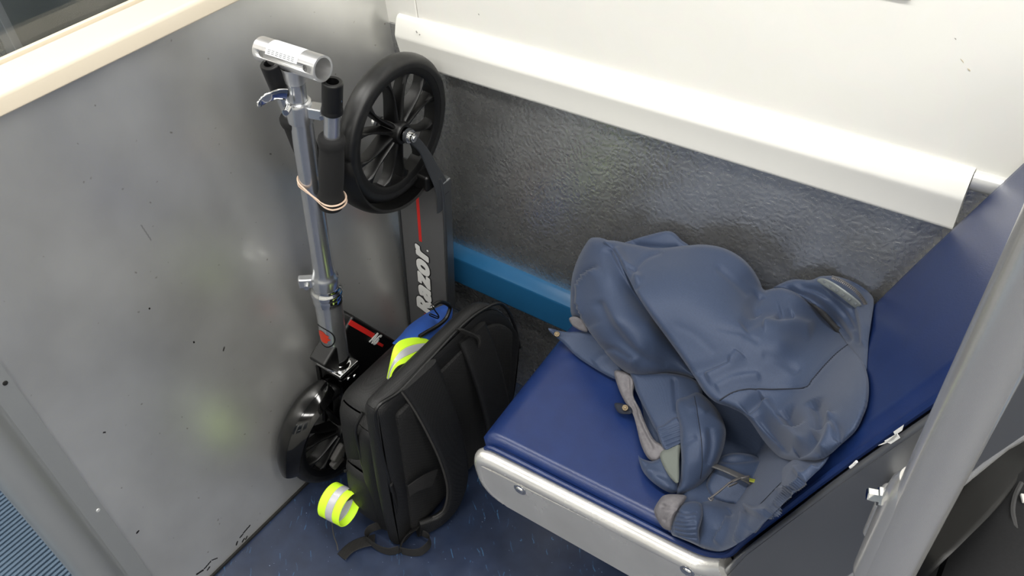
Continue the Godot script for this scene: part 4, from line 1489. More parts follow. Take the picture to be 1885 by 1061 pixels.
	for q in [[690, 110], [716, 150], [740, 185], [735, 205], [700, 195], [668, 180], [672, 168], [705, 180], [740, 196]]: cp.append(at_x(640 + q[0] / 4.42, 540 + q[1] / 4.42, 0.228))
	g.tube(smooth_curve(cp, 5), 0.0012, 6)
	build(g, "pull_cord", "zip_black", pouch)
	g = Geo.new()
	g.lathe(at_x(796, 566, 0.224), Vector3(0.7, 0.3, 0.6).normalized(), [[0.0, 0.004], [0.004, 0.003], [0.004, -0.003], [0.0, -0.004]], 12)
	build(g, "zip_stop", "chrome", pouch)
	# armband arching over the top of the pack
	var ra := []
	var rb := []
	for q in [[322, 692, 346, 716], [332, 640, 362, 652], [348, 560, 400, 600], [360, 490, 450, 575], [385, 425, 520, 558], [440, 380, 580, 540], [540, 360, 640, 510], [640, 372, 690, 478], [726, 412, 742, 440]]:
		ra.append(at_x(640 + q[0] / 4.42, 540 + q[1] / 4.42, 0.226))
		rb.append(at_x(640 + q[2] / 4.42, 540 + q[3] / 4.42, 0.252))
	striped_band("reflective_armband", "yellow and silver reflective armband arched over the top of the backpack", at_x(755, 660, 0.235), smooth_curve(ra, 4), smooth_curve(rb, 4), 0.0022)
	# armband rolled into a ring at the foot of the pack
	ra = []
	rb = []
	var cc := at_x(626, 928, 0.165)
	for k in 45:
		var a := TAU * k / 40 + 2.2
		var r := 0.0290 + 0.0016 * k / 44.0
		var p := Vector3(0, sin(a) * r * 1.12, cos(a) * r * 0.86)
		p = Basis(Vector3.RIGHT, -0.75) * p
		ra.append(cc + Vector3(-0.022, 0.004, 0.006) + p)
		rb.append(cc + Vector3(0.022, -0.004, -0.002) + p)
	striped_band("reflective_armband", "yellow and silver reflective armband curled into a ring low beside the backpack", cc - Vector3(0, 0.03, 0), ra, rb, 0.0022)

# ---------------------------------------------------------------- cloth pieces
# outline: points of a view of the photograph enlarged by zoom with its corner at (ox, oy); anchors: [x, y, axis, value] say where the cloth lies
func cloth(called: String, m: String, parent: Node, outline: Array, zoom: float, ox: float, oy: float, anchors: Array, opt: Dictionary, label := "") -> MeshInstance3D:
	var step: float = opt.get("step", 4.0)
	var thick: float = opt.get("thick", 0.02)
	var round_px: float = opt.get("round_px", 18.0)
	var round_m: float = opt.get("round_m", 0.012)
	var wrinkle: float = opt.get("wrinkle", 0.002)
	var freq: float = opt.get("freq", 16.0)
	var rest: float = opt.get("rest", -1.0)
	var poly := []
	for p in pairs(outline): poly.append(Vector2(ox, oy) + p / zoom)
	poly = smooth_loop(poly, 4)
	var pp := PackedVector2Array(poly)
	# thin-plate fit of the distance along each sight line
	var k := anchors.size()
	var au := []
	var at := []
	for a in anchors:
		var q := Vector2(ox + a[0] / zoom, oy + a[1] / zoom)
		au.append(q)
		if int(a[2]) == 3: at.append(seat_hit(q.x, q.y) - a[3])
		else: at.append((on_axis(q.x, q.y, int(a[2]), a[3]) - CAM).length())
	var w := fit_plate(au, at, opt.get("stiff", 0.02))
	# cells inside the outline
	var lo := Vector2(1e9, 1e9)
	var hi := Vector2(-1e9, -1e9)
	for p in pp:
		lo = lo.min(p)
		hi = hi.max(p)
	lo -= Vector2.ONE * step
	var nx := int((hi.x - lo.x) / step) + 3
	var ny := int((hi.y - lo.y) / step) + 3
	var ins := PackedByteArray()
	ins.resize(nx * ny)
	for j in ny:
		for i in nx:
			if Geometry2D.is_point_in_polygon(lo + Vector2(i + 0.5, j + 0.5) * step, pp): ins[j * nx + i] = 1
	var used := {}
	var pts := []
	var rim := []
	for j in ny - 1:
		for i in nx - 1:
			var cnt := 0
			for dj in 2:
				for di in 2:
					var ci := i + di - 1
					var cj := j + dj - 1
					if ci >= 0 and cj >= 0 and ins[cj * nx + ci] == 1: cnt += 1
			if cnt == 0: continue
			var p := lo + Vector2(i, j) * step
			if cnt < 4: p = nearest_on(pp, p)
			used[j * nx + i] = pts.size()
			pts.append(p)
			rim.append(cnt < 4)
	# base points
	var n := pts.size()
	var base := PackedVector3Array()
	base.resize(n)
	var dist := PackedFloat32Array()
	dist.resize(n)
	var dirs := PackedVector3Array()
	dirs.resize(n)
	for i in n:
		var p: Vector2 = pts[i]
		var t := plate_at(w, au, p)
		dirs[i] = ray(p.x, p.y)
		dist[i] = 0.0 if rim[i] else nearest_on(pp, p).distance_to(p)
		base[i] = CAM + dirs[i] * t
	# which way the cloth faces
	var face := Vector3.ZERO
	for key in used:
		var i: int = key % nx
		var j: int = key / nx
		if used.has(key + 1) and used.has(key + nx):
			face += (base[used[key + nx]] - base[used[key]]).cross(base[used[key + 1]] - base[used[key]])
	face = face.normalized()
	if face.dot(AHEAD) > 0: face = -face
	var folds := []
	for f in opt.get("folds", []):
		var line := []
		for p in pairs(f[3]): line.append(Vector2(ox, oy) + p / zoom)
		line = smooth_curve(line, 4)
		var fl := Vector2(1e9, 1e9)
		var fh := Vector2(-1e9, -1e9)
		for p in line:
			fl = fl.min(p)
			fh = fh.max(p)
		folds.append([f[0], float(f[1]), float(f[2]), line, Rect2(fl, fh - fl).grow(float(f[1]) * 3.0)])
	var vs := PackedVector3Array()
	var uv := PackedVector2Array()
	vs.resize(n * 2)
	uv.resize(n * 2)
	for i in n:
		var e := clampf(dist[i] / round_px, 0.0, 1.0)
		var dome := sqrt(1.0 - (1.0 - e) * (1.0 - e))
		var p: Vector2 = pts[i]
		var up := 0.0
		for f in folds:
			if not f[4].has_point(p): continue
			var best := 1e9
			var sgn := 1.0
			var ln: Array = f[3]
			var along := 0.0
			for s in ln.size() - 1:
				var a: Vector2 = ln[s]
				var ab: Vector2 = ln[s + 1] - a
				var u := clampf((p - a).dot(ab) / maxf(ab.length_squared(), 1e-9), 0.0, 1.0)
				var dd := (a + ab * u).distance_to(p)
				if dd < best:
					best = dd
					sgn = signf(ab.cross(p - a))
					along = (s + u) / (ln.size() - 1)
			var fade := smoothstep(0.0, 0.12, along) * smoothstep(0.0, 0.12, 1.0 - along)
			var x: float = best / f[1]
			if f[0] == "v": up -= f[2] * exp(-x * x) * fade
			elif f[0] == "r": up += f[2] * exp(-x * x) * fade
			elif f[0] == "s": up += f[2] * fade * (exp(-x * 1.3) if sgn > 0 else -0.5 * exp(-x * x * 9.0))
		var q := base[i] + dirs[i] * round_m * (1.0 - dome)
		var nz := noise.get_noise_3dv(base[i] * freq * 3.0) * 0.6 + (0.5 - absf(noise.get_noise_3dv(base[i] * freq * 5.5 + Vector3(3, 9, 4)))) * 0.5
		q += face * (up + wrinkle * nz * 2.0) * minf(e * 2.0 + 0.15, 1.0)
		if rest > 0.0: q = above_seat(q, dirs[i], rest)
		vs[i] = q
		var back := q + dirs[i] * (0.0012 + thick * dome)
		if rest > 0.0: back = above_seat(back, dirs[i], rest * 0.5)
		vs[n + i] = back
		uv[i] = p * 0.01
		uv[n + i] = p * 0.01
	last_px = PackedVector2Array(pts)
	last_pts = vs.slice(0, n)
	var ids := PackedInt32Array()
	for j in ny - 1:
		for i in nx - 1:
			if ins[j * nx + i] == 0: continue
			var a: int = used[j * nx + i]
			var b: int = used[j * nx + i + 1]
			var c: int = used[(j + 1) * nx + i + 1]
			var d: int = used[(j + 1) * nx + i]
			ids.append_array([a, b, c, a, c, d, n + a, n + c, n + b, n + a, n + d, n + c])
			# side walls where the neighbour cell is empty
			if j == 0 or ins[(j - 1) * nx + i] == 0: ids.append_array([a, n + a, b, b, n + a, n + b])
			if ins[(j + 1) * nx + i] == 0: ids.append_array([d, c, n + d, c, n + c, n + d])
			if i == 0 or ins[j * nx + i - 1] == 0: ids.append_array([a, d, n + a, d, n + d, n + a])
			if ins[j * nx + i + 1] == 0: ids.append_array([b, n + b, c, c, n + b, n + c])
	return put(smooth_mesh(vs, ids, uv, origin_of(parent)), called, mats[m], parent, label)

# a sewn line on the piece of cloth made last
func seam(called: String, m: String, parent: Node, line: Array, zoom: float, ox: float, oy: float, r: float) -> void:
	var path := []
	for p in smooth_curve(pairs(line), 10):
		var q: Vector2 = Vector2(ox, oy) + p / zoom
		var sum := Vector3.ZERO
		var tot := 0.0
		for i in last_px.size():
			var d := last_px[i].distance_squared_to(q)
			if d < 30.0:
				var w := exp(-d / 5.0)
				sum += last_pts[i] * w
				tot += w
		if tot > 0.01: path.append(sum / tot)
	var g := Geo.new()
	g.tube(path, r, 6)
	build(g, called, m, parent)

func nearest_on(pp: PackedVector2Array, p: Vector2) -> Vector2:
	var best := 1e12
	var out := p
	var a := pp[pp.size() - 1]
	for b in pp:
		var ab := b - a
		var u := clampf((p - a).dot(ab) / maxf(ab.length_squared(), 1e-9), 0.0, 1.0)
		var q := a + ab * u
		var d := q.distance_squared_to(p)
		if d < best:
			best = d
			out = q
		a = b
	return out

func kern(r2: float) -> float:
	return 0.0 if r2 < 1e-9 else r2 * log(r2) * 0.5

func fit_plate(pts: Array, val: Array, stiff: float) -> Array:
	var n := pts.size()
	var m := n + 3
	var a := []
	for i in m:
		var row := PackedFloat64Array()
		row.resize(m + 1)
		a.append(row)
	for i in n:
		for j in n: a[i][j] = kern((pts[i] - pts[j]).length_squared() / 10000.0)
		a[i][i] += stiff
		a[i][n] = 1.0
		a[i][n + 1] = pts[i].x / 100.0
		a[i][n + 2] = pts[i].y / 100.0
		a[n][i] = 1.0
		a[n + 1][i] = pts[i].x / 100.0
		a[n + 2][i] = pts[i].y / 100.0
		a[i][m] = val[i]
	for c in m:
		var piv := c
		for r in range(c + 1, m):
			if absf(a[r][c]) > absf(a[piv][c]): piv = r
		var tmp = a[c]
		a[c] = a[piv]
		a[piv] = tmp
		for r in range(c + 1, m):
			var f: float = a[r][c] / a[c][c]
			if f == 0.0: continue
			for q in range(c, m + 1): a[r][q] -= f * a[c][q]
	var w := []
	w.resize(m)
	for c in range(m - 1, -1, -1):
		var s: float = a[c][m]
		for q in range(c + 1, m): s -= a[c][q] * w[q]
		w[c] = s / a[c][c]
	return w

func plate_at(w: Array, pts: Array, p: Vector2) -> float:
	var n := pts.size()
	var s: float = w[n] + w[n + 1] * p.x / 100.0 + w[n + 2] * p.y / 100.0
	for i in n: s += w[i] * kern((p - pts[i]).length_squared() / 10000.0)
	return s

# face of the backrest, as a plane
func back_point() -> Vector3: return sp(0.4095, 0.5767, -0.18)
func back_normal() -> Vector3:
	var x := sp(1, 0, 0) - sp(0, 0, 0)
	return (x * -0.933 + Vector3.UP * 0.361).normalized()

# how far along a sight line the seat, backrest or wall lies
func seat_hit(u: float, v: float) -> float:
	var d := ray(u, v)
	var t := (0.4245 - CAM.y) / d.y
	if d.z < 0.0: t = minf(t, (0.003 - CAM.z) / d.z)
	var bn := back_normal()
	var k := d.dot(bn)
	if k < -0.02:
		var tb := (back_point() - CAM).dot(bn) / k
		if tb > 0.0: t = minf(t, tb)
	return t

# keep a point on this side of seat, backrest and wall
func above_seat(p: Vector3, d: Vector3, gap: float) -> Vector3:
	var q := p
	if q.z < 0.003 + gap: q -= d * ((q.z - 0.003 - gap) / d.z)
	if q.y < 0.4245 + gap and q.x > 0.45: q -= d * ((q.y - 0.4245 - gap) / d.y)
	var bn := back_normal()
	var h := (q - back_point()).dot(bn) - gap
	if h < 0.0 and d.dot(bn) < -0.05: q -= d * (h / d.dot(bn))
	# bend between seat and back
	var mn := (sp(1, 0, 0) - sp(0, 0, 0)) * -0.7071 + Vector3.UP * 0.7071
	h = (q - sp(0.359, 0.441, -0.18)).dot(mn) - gap
	if h < 0.0 and d.dot(mn) < -0.05: q -= d * (h / d.dot(mn))
	return q

func build_jacket() -> void:
	var o := thing("jacket", "crumpled slate-blue rain jacket heaped on the blue train seat", "jacket", Vector3(0.68, 0.425, 0.22))
	var z := 1.6576
	# inner bulk of the heap
	cloth("inner_bulk", "jacket_shell", o, [150, 140, 230, 100, 400, 110, 560, 130, 650, 210, 760, 250, 900, 330, 980, 440, 1000, 560, 960, 650, 880, 720, 780, 790, 690, 880, 600, 960, 520, 960, 470, 900, 450, 830, 400, 780, 350, 680, 330, 560, 270, 470, 200, 380, 150, 290], z, 980, 400,
		[[200, 150, 1, 0.46], [200, 330, 1, 0.445], [400, 200, 1, 0.48], [600, 180, 2, 0.03], [620, 400, 1, 0.50], [800, 400, 1, 0.50], [960, 520, 1, 0.52], [880, 680, 1, 0.48], [700, 760, 1, 0.434], [560, 900, 1, 0.440], [480, 860, 1, 0.438], [420, 700, 1, 0.438], [350, 560, 1, 0.437], [520, 640, 1, 0.436], [680, 700, 1, 0.434]],
		{"step": 7.0, "thick": 0.05, "wrinkle": 0.004, "rest": 0.002, "round_px": 26.0})
	# hem lying flat at the front edge of the seat, with its snap
	cloth("hem_flap", "jacket_shell", o, [48, 340, 62, 341, 100, 350, 165, 350, 195, 360, 230, 400, 262, 440, 280, 480, 275, 500, 245, 492, 195, 465, 135, 425, 95, 385, 62, 358], z, 980, 400,
		[[50, 345, 1, 0.462], [90, 365, 1, 0.447], [160, 352, 1, 0.455], [200, 370, 1, 0.46], [265, 490, 1, 0.437], [195, 465, 1, 0.434], [130, 422, 1, 0.433], [230, 420, 1, 0.452]],
		{"step": 3.0, "thick": 0.004, "round_px": 6.0, "round_m": 0.003, "rest": 0.001, "wrinkle": 0.0018, "folds": [["v", 3.0, 0.0015, [62, 352, 110, 364, 165, 366, 200, 380]], ["r", 9.0, 0.004, [190, 450, 215, 430, 240, 425]]]})
	# grey lining showing along the inside of the hem
	cloth("lining", "jacket_lining", o, [112, 310, 128, 303, 150, 312, 165, 335, 168, 350, 145, 345, 122, 330], z, 980, 400,
		[[115, 312, 1, 0.47], [165, 345, 1, 0.468], [140, 318, 1, 0.474]], {"step": 2.0, "thick": 0.004, "round_px": 4.0, "round_m": 0.002, "wrinkle": 0.002})
	cloth("lining", "jacket_lining", o, [250, 472, 275, 470, 300, 482, 312, 500, 308, 545, 330, 590, 345, 630, 372, 680, 405, 700, 410, 722, 380, 745, 352, 735, 330, 690, 318, 640, 306, 600, 280, 560, 262, 520], z, 980, 400,
		[[262, 485, 1, 0.448], [310, 500, 1, 0.455], [285, 560, 1, 0.440], [330, 600, 1, 0.450], [325, 670, 1, 0.440], [365, 690, 1, 0.452], [375, 740, 1, 0.442], [405, 710, 1, 0.452]],
		{"step": 2.5, "thick": 0.012, "round_px": 8.0, "round_m": 0.006, "rest": 0.001, "wrinkle": 0.006, "freq": 26.0, "folds": [["v", 4.0, 0.004, [290, 480, 295, 540, 320, 600]], ["v", 4.0, 0.004, [300, 560, 330, 640, 370, 715]]]})
	cloth("snap_tab", "jacket_seam", o, [250, 570, 270, 568, 300, 580, 304, 598, 285, 602, 262, 596], z, 980, 400, [[255, 575, 1, 0.436], [300, 585, 1, 0.442], [280, 600, 1, 0.438]], {"step": 2.0, "thick": 0.003, "round_px": 4.0, "round_m": 0.002, "rest": 0.001})
	# folded front: pocket side under the big fold
	cloth("front_panel", "jacket_shell", o, [300, 470, 360, 476, 430, 478, 500, 500, 520, 560, 470, 600, 450, 650, 455, 700, 440, 760, 445, 830, 420, 842, 370, 812, 335, 772, 322, 720, 330, 735, 370, 745, 405, 715, 395, 680, 375, 650, 350, 600, 320, 540, 308, 500], z, 980, 400,
		[[310, 490, 1, 0.462], [430, 485, 1, 0.475], [500, 520, 1, 0.475], [330, 560, 1, 0.456], [400, 560, 1, 0.470], [440, 640, 1, 0.472], [340, 765, 1, 0.436], [420, 835, 1, 0.437], [400, 700, 1, 0.450], [430, 760, 1, 0.446], [370, 770, 1, 0.445]],
		{"step": 3.0, "thick": 0.02, "round_px": 10.0, "round_m": 0.006, "rest": 0.001, "wrinkle": 0.004, "folds": [["v", 4.0, 0.004, [432, 490, 436, 540, 440, 600]], ["r", 8.0, 0.004, [345, 770, 390, 800, 425, 835]], ["v", 4.0, 0.003, [350, 800, 380, 790, 410, 800]]]})
	cloth("gathered_cuff", "jacket_shell", o, [380, 645, 400, 635, 432, 612, 448, 618, 456, 650, 455, 690, 430, 705, 408, 715, 392, 690], z, 980, 400,
		[[385, 650, 1, 0.466], [440, 618, 1, 0.480], [450, 690, 1, 0.470], [410, 712, 1, 0.458], [425, 660, 1, 0.474]],
		{"step": 1.6, "thick": 0.012, "round_px": 5.0, "round_m": 0.005, "wrinkle": 0.001, "folds": [["v", 1.9, 0.003, [384, 655, 415, 644, 450, 630]], ["v", 1.9, 0.003, [388, 666, 420, 654, 454, 642]], ["v", 1.9, 0.003, [392, 678, 424, 666, 455, 655]], ["v", 1.9, 0.003, [398, 690, 428, 678, 456, 668]], ["v", 1.9, 0.003, [404, 702, 430, 692, 454, 682]]]})
	cloth("lining", "lining_olive", o, [395, 715, 420, 705, 450, 690, 448, 740, 446, 810, 425, 800, 405, 770, 390, 735], z, 980, 400,
		[[395, 720, 1, 0.456], [448, 695, 1, 0.468], [446, 805, 1, 0.456], [410, 770, 1, 0.452]], {"step": 3.0, "thick": 0.006, "round_px": 6.0, "round_m": 0.003, "wrinkle": 0.002})
	cloth("pocket_lobe", "jacket_shell", o, [440, 560, 470, 548, 505, 535, 540, 560, 572, 600, 590, 650, 583, 705, 560, 760, 520, 810, 480, 840, 440, 845, 452, 800, 455, 740, 452, 690, 450, 640, 440, 600], z, 980, 400,
		[[445, 570, 1, 0.485], [510, 540, 1, 0.487], [580, 620, 1, 0.490], [585, 700, 1, 0.480], [520, 805, 1, 0.450], [445, 842, 1, 0.441], [455, 700, 1, 0.482], [520, 660, 1, 0.502], [500, 750, 1, 0.478], [452, 780, 1, 0.464]],
		{"step": 3.0, "thick": 0.03, "round_px": 15.0, "round_m": 0.012, "rest": 0.001, "wrinkle": 0.0034, "folds": [["v", 2.0, 0.0014, [492, 545, 505, 610, 515, 680, 518, 750]], ["v", 5.0, 0.004, [455, 700, 480, 680, 500, 672]], ["v", 6.0, 0.004, [540, 640, 545, 700, 530, 760]], ["r", 7.0, 0.003, [470, 590, 500, 580, 530, 600]]]})
	seam("pocket_seam", "jacket_seam", o, [494, 548, 505, 610, 515, 680, 518, 750, 512, 800], z, 980, 400, 0.0006)
	# placket with the open zip, between the pocket and the sleeve
	cloth("zip_placket", "jacket_shell", o, [560, 745, 600, 722, 650, 722, 690, 735, 705, 765, 748, 775, 735, 800, 690, 840, 650, 875, 600, 880, 550, 860, 530, 820, 545, 780], z, 980, 400,
		[[565, 745, 1, 0.452], [690, 735, 1, 0.452], [745, 778, 1, 0.458], [690, 840, 1, 0.452], [600, 878, 1, 0.442], [540, 840, 1, 0.441], [630, 780, 1, 0.460]],
		{"step": 3.0, "thick": 0.02, "round_px": 10.0, "round_m": 0.008, "rest": 0.001, "wrinkle": 0.005, "folds": [["v", 5.0, 0.005, [560, 740, 620, 745, 700, 735]], ["r", 7.0, 0.004, [560, 765, 620, 790, 690, 820]]]})
	# sleeve that runs down to the seat edge, ending in an elastic cuff
	cloth("sleeve", "jacket_shell", o, [505, 872, 560, 862, 620, 872, 665, 865, 720, 815, 760, 770, 800, 738, 850, 735, 905, 722, 890, 755, 850, 795, 790, 850, 735, 905, 690, 950, 645, 985, 600, 1012, 565, 1020, 525, 1010, 495, 995, 500, 950, 500, 910], z, 980, 400,
		[[505, 890, 1, 0.450], [560, 866, 1, 0.452], [660, 868, 1, 0.460], [720, 815, 1, 0.475], [800, 742, 3, 0.05], [895, 735, 3, 0.02], [850, 795, 3, 0.025], [740, 900, 3, 0.025], [650, 982, 3, 0.014], [565, 1018, 3, 0.012], [500, 990, 1, 0.440], [600, 930, 1, 0.485], [690, 890, 3, 0.05], [780, 810, 3, 0.055]],
		{"step": 3.0, "thick": 0.03, "round_px": 16.0, "round_m": 0.014, "rest": 0.001, "wrinkle": 0.0024, "folds": [["v", 5.0, 0.007, [620, 1000, 640, 940, 645, 900]], ["v", 5.0, 0.006, [640, 870, 680, 900, 720, 890]], ["v", 6.0, 0.006, [800, 760, 830, 790, 870, 760]], ["r", 8.0, 0.005, [560, 960, 580, 920, 600, 890]], ["s", 8.0, 0.009, [700, 910, 760, 850, 830, 790]], ["v", 5.0, 0.006, [560, 1000, 580, 950, 590, 905]], ["r", 6.0, 0.006, [660, 960, 700, 910, 740, 870]], ["v", 4.0, 0.004, [735, 840, 760, 830, 800, 835]]]})
	cloth("elastic_cuff", "jacket_shell", o, [448, 888, 470, 870, 512, 872, 520, 910, 508, 960, 512, 1002, 480, 992, 445, 978, 425, 968, 425, 935], z, 980, 400,
		[[450, 890, 1, 0.460], [510, 876, 1, 0.455], [515, 1000, 1, 0.441], [428, 965, 1, 0.434], [470, 930, 1, 0.470], [505, 940, 1, 0.468]],
		{"step": 1.8, "thick": 0.02, "round_px": 8.0, "round_m": 0.008, "rest": 0.001, "wrinkle": 0.0012, "folds": [["v", 1.9, 0.003, [432, 930, 465, 935, 500, 930]], ["v", 1.9, 0.003, [430, 942, 465, 948, 502, 945]], ["v", 1.9, 0.003, [428, 953, 465, 962, 505, 962]], ["v", 1.9, 0.003, [440, 968, 470, 976, 505, 980]], ["v", 1.9, 0.003, [438, 915, 465, 920, 500, 915]], ["v", 1.9, 0.003, [442, 900, 468, 905, 505, 900]], ["v", 1.6, 0.003, [448, 890, 430, 930, 428, 965]]]})
	cloth("lining", "jacket_lining", o, [372, 890, 388, 862, 405, 848, 440, 846, 470, 852, 462, 872, 445, 892, 430, 925, 424, 955, 400, 950, 384, 928, 374, 908], z, 980, 400,
		[[375, 895, 1, 0.440], [400, 852, 1, 0.455], [465, 856, 1, 0.460], [430, 925, 1, 0.455], [415, 950, 1, 0.437], [415, 890, 1, 0.464]],
		{"step": 2.2, "thick": 0.02, "round_px": 9.0, "round_m": 0.009, "rest": 0.001, "wrinkle": 0.002, "folds": [["v", 4.0, 0.004, [390, 880, 420, 888, 450, 885]], ["v", 3.0, 0.003, [400, 930, 420, 905, 440, 890]]]})
	# lobe folded up against the wall
	cloth("back_lobe", "jacket_shell", o, [270, 85, 310, 68, 350, 56, 405, 43, 432, 48, 455, 70, 480, 92, 440, 120, 370, 120, 300, 110], z, 980, 400,
		[[300, 75, 2, 0.035], [405, 46, 2, 0.022], [470, 92, 2, 0.03], [370, 110, 2, 0.05]], {"step": 3.0, "thick": 0.012, "round_px": 8.0, "round_m": 0.006, "rest": 0.001, "wrinkle": 0.002, "folds": [["v", 6.0, 0.006, [300, 82, 370, 92, 450, 95]]]})
	# folded sleeve and side at the far end
	cloth("side_panel", "jacket_shell", o, [170, 72, 190, 62, 225, 68, 262, 95, 300, 150, 330, 220, 370, 300, 420, 370, 470, 440, 505, 492, 470, 486, 420, 478, 370, 482, 310, 482, 270, 462, 228, 418, 195, 375, 172, 345, 150, 315, 120, 300, 117, 240, 122, 180, 140, 125], z, 980, 400,
		[[188, 66, 1, 0.555], [230, 75, 1, 0.57], [122, 180, 1, 0.49], [120, 295, 1, 0.468], [172, 345, 1, 0.470], [228, 415, 1, 0.462], [310, 480, 1, 0.472], [420, 478, 1, 0.472], [500, 488, 1, 0.485], [420, 375, 1, 0.522], [320, 220, 1, 0.55], [220, 180, 1, 0.565], [180, 260, 1, 0.525], [250, 320, 1, 0.555], [330, 400, 1, 0.53]],
		{"step": 3.5, "thick": 0.04, "round_px": 20.0, "round_m": 0.018, "rest": 0.001, "wrinkle": 0.004, "folds": [["s", 22.0, 0.012, [262, 470, 215, 400, 170, 330, 140, 240, 160, 180, 210, 150]], ["v", 8.0, 0.010, [225, 95, 250, 150, 300, 240, 360, 320]], ["v", 9.0, 0.007, [200, 250, 240, 330, 320, 420, 420, 460]], ["r", 12.0, 0.006, [190, 330, 250, 400, 330, 450]], ["v", 5.0, 0.005, [220, 400, 260, 405, 310, 440]]]})
	# the big smooth back panel on top
	cloth("back_panel", "jacket_shell", o, [215, 75, 250, 72, 300, 82, 380, 95, 460, 88, 520, 84, 575, 92, 625, 115, 665, 150, 692, 192, 706, 222, 735, 218, 770, 218, 820, 240, 880, 290, 930, 340, 975, 395, 1008, 440, 1026, 500, 1024, 565, 1008, 612, 985, 655, 945, 692, 905, 728, 870, 742, 830, 742, 785, 742, 748, 728, 705, 682, 655, 612, 605, 582, 560, 566, 525, 535, 497, 492, 462, 440, 410, 368, 360, 300, 318, 235, 290, 180, 250, 112], z, 980, 400,
		[[225, 80, 1, 0.575], [300, 90, 2, 0.055], [460, 92, 2, 0.045], [575, 98, 2, 0.045], [660, 150, 2, 0.05], [705, 225, 2, 0.055], [800, 235, 2, 0.05], [930, 345, 2, 0.055], [1010, 450, 3, 0.03], [1022, 560, 3, 0.025], [985, 650, 3, 0.025], [905, 725, 3, 0.03], [830, 738, 3, 0.06], [750, 725, 1, 0.540], [655, 615, 1, 0.545], [560, 565, 1, 0.548], [497, 490, 1, 0.552], [410, 370, 1, 0.570], [318, 240, 1, 0.592], [480, 250, 1, 0.610], [620, 320, 1, 0.605], [620, 450, 1, 0.575], [760, 380, 1, 0.600], [800, 540, 1, 0.580], [900, 480, 1, 0.615], [930, 600, 3, 0.07], [975, 540, 3, 0.06], [420, 160, 1, 0.605], [850, 660, 3, 0.09]],
		{"step": 3.0, "thick": 0.02, "round_px": 12.0, "round_m": 0.011, "rest": 0.002, "wrinkle": 0.0024, "freq": 11.0,
		"folds": [["v", 2.2, 0.0022, [572, 562, 610, 536, 660, 525, 740, 526, 830, 521, 855, 496, 890, 455, 930, 415, 968, 390]], ["v", 10.8, 0.0121, [645, 590, 680, 560, 700, 545]], ["v", 14.4, 0.0135, [770, 590, 790, 620, 800, 640]], ["v", 12.6, 0.0135, [860, 560, 875, 600, 880, 650]], ["r", 10.8, 0.0095, [700, 560, 760, 640, 820, 700]], ["r", 10.8, 0.0108, [900, 600, 910, 660, 880, 730]], ["v", 9.0, 0.0121, [800, 720, 840, 700, 870, 660]],
			["v", 13.5, 0.0065, [640, 340, 700, 300, 760, 280]], ["v", 11.2, 0.0073, [740, 300, 765, 312, 800, 300]], ["r", 12.6, 0.0095, [700, 330, 790, 330, 860, 350]], ["v", 12.6, 0.0081, [300, 150, 290, 190, 310, 230]], ["v", 5.6, 0.0019, [560, 340, 640, 355, 700, 390]], ["v", 10.1, 0.0048, [480, 470, 540, 460, 610, 440]], ["r", 12.6, 0.0081, [530, 500, 600, 460, 640, 420]], ["v", 9.0, 0.0032, [700, 420, 760, 440, 820, 480]], ["r", 9.0, 0.0068, [250, 95, 290, 160, 330, 200]], ["v", 3.6, 0.0034, [400, 105, 340, 130, 295, 190]], ["r", 5.6, 0.0010, [635, 355, 640, 400, 650, 440]], ["v", 12.6, 0.0095, [690, 230, 670, 270, 680, 300]], ["r", 8.0, 0.006, [660, 620, 700, 660, 760, 715]], ["v", 7.0, 0.006, [690, 610, 740, 670, 790, 720]], ["v", 8.0, 0.006, [905, 620, 930, 650, 935, 690]], ["r", 9.0, 0.005, [560, 530, 620, 500, 700, 490]], ["v", 7.5, 0.0012, [430, 330, 500, 360, 560, 420]], ["v", 7.0, 0.004, [560, 150, 620, 200, 660, 240]]]})
	seam("back_seam", "jacket_seam", o, [572, 562, 610, 536, 660, 525, 740, 526, 830, 521, 855, 496, 890, 455, 930, 415, 966, 391], z, 980, 400, 0.0011)
	# collar with reflective strip and zip
	cloth("collar", "jacket_shell", o, [735, 218, 765, 200, 800, 190, 850, 192, 880, 181, 930, 181, 990, 203, 1032, 235, 1042, 262, 1034, 320, 1026, 380, 1022, 440, 1016, 475, 990, 430, 962, 388, 925, 335, 880, 288, 820, 245, 770, 225], z, 980, 400,
		[[745, 215, 2, 0.035], [860, 190, 2, 0.028], [930, 183, 2, 0.016], [1035, 240, 2, 0.014], [1034, 330, 3, 0.03], [1018, 465, 3, 0.018], [930, 335, 2, 0.06], [820, 240, 2, 0.045], [950, 270, 2, 0.055], [900, 240, 2, 0.055]],
		{"step": 3.0, "thick": 0.02, "round_px": 14.0, "round_m": 0.010, "rest": 0.001, "wrinkle": 0.002, "folds": [["v", 6.0, 0.008, [760, 215, 830, 235, 890, 275, 940, 330, 975, 385]], ["v", 5.0, 0.006, [800, 205, 880, 230, 950, 290, 985, 350]], ["r", 6.0, 0.005, [930, 210, 990, 260, 1010, 330, 1012, 400]], ["v", 4.0, 0.004, [975, 280, 990, 330, 995, 390]]]})
	cloth("collar_dark_strip", "dark_fabric", o, [850, 262, 885, 280, 930, 330, 978, 365, 982, 400, 960, 395, 920, 345, 880, 300], z, 980, 400,
		[[855, 265, 2, 0.052], [930, 335, 2, 0.062], [978, 395, 2, 0.075], [980, 368, 2, 0.07]], {"step": 2.5, "thick": 0.006, "round_px": 4.0, "round_m": 0.002, "rest": 0.001})  # dark strip set into the gap under the collar edge
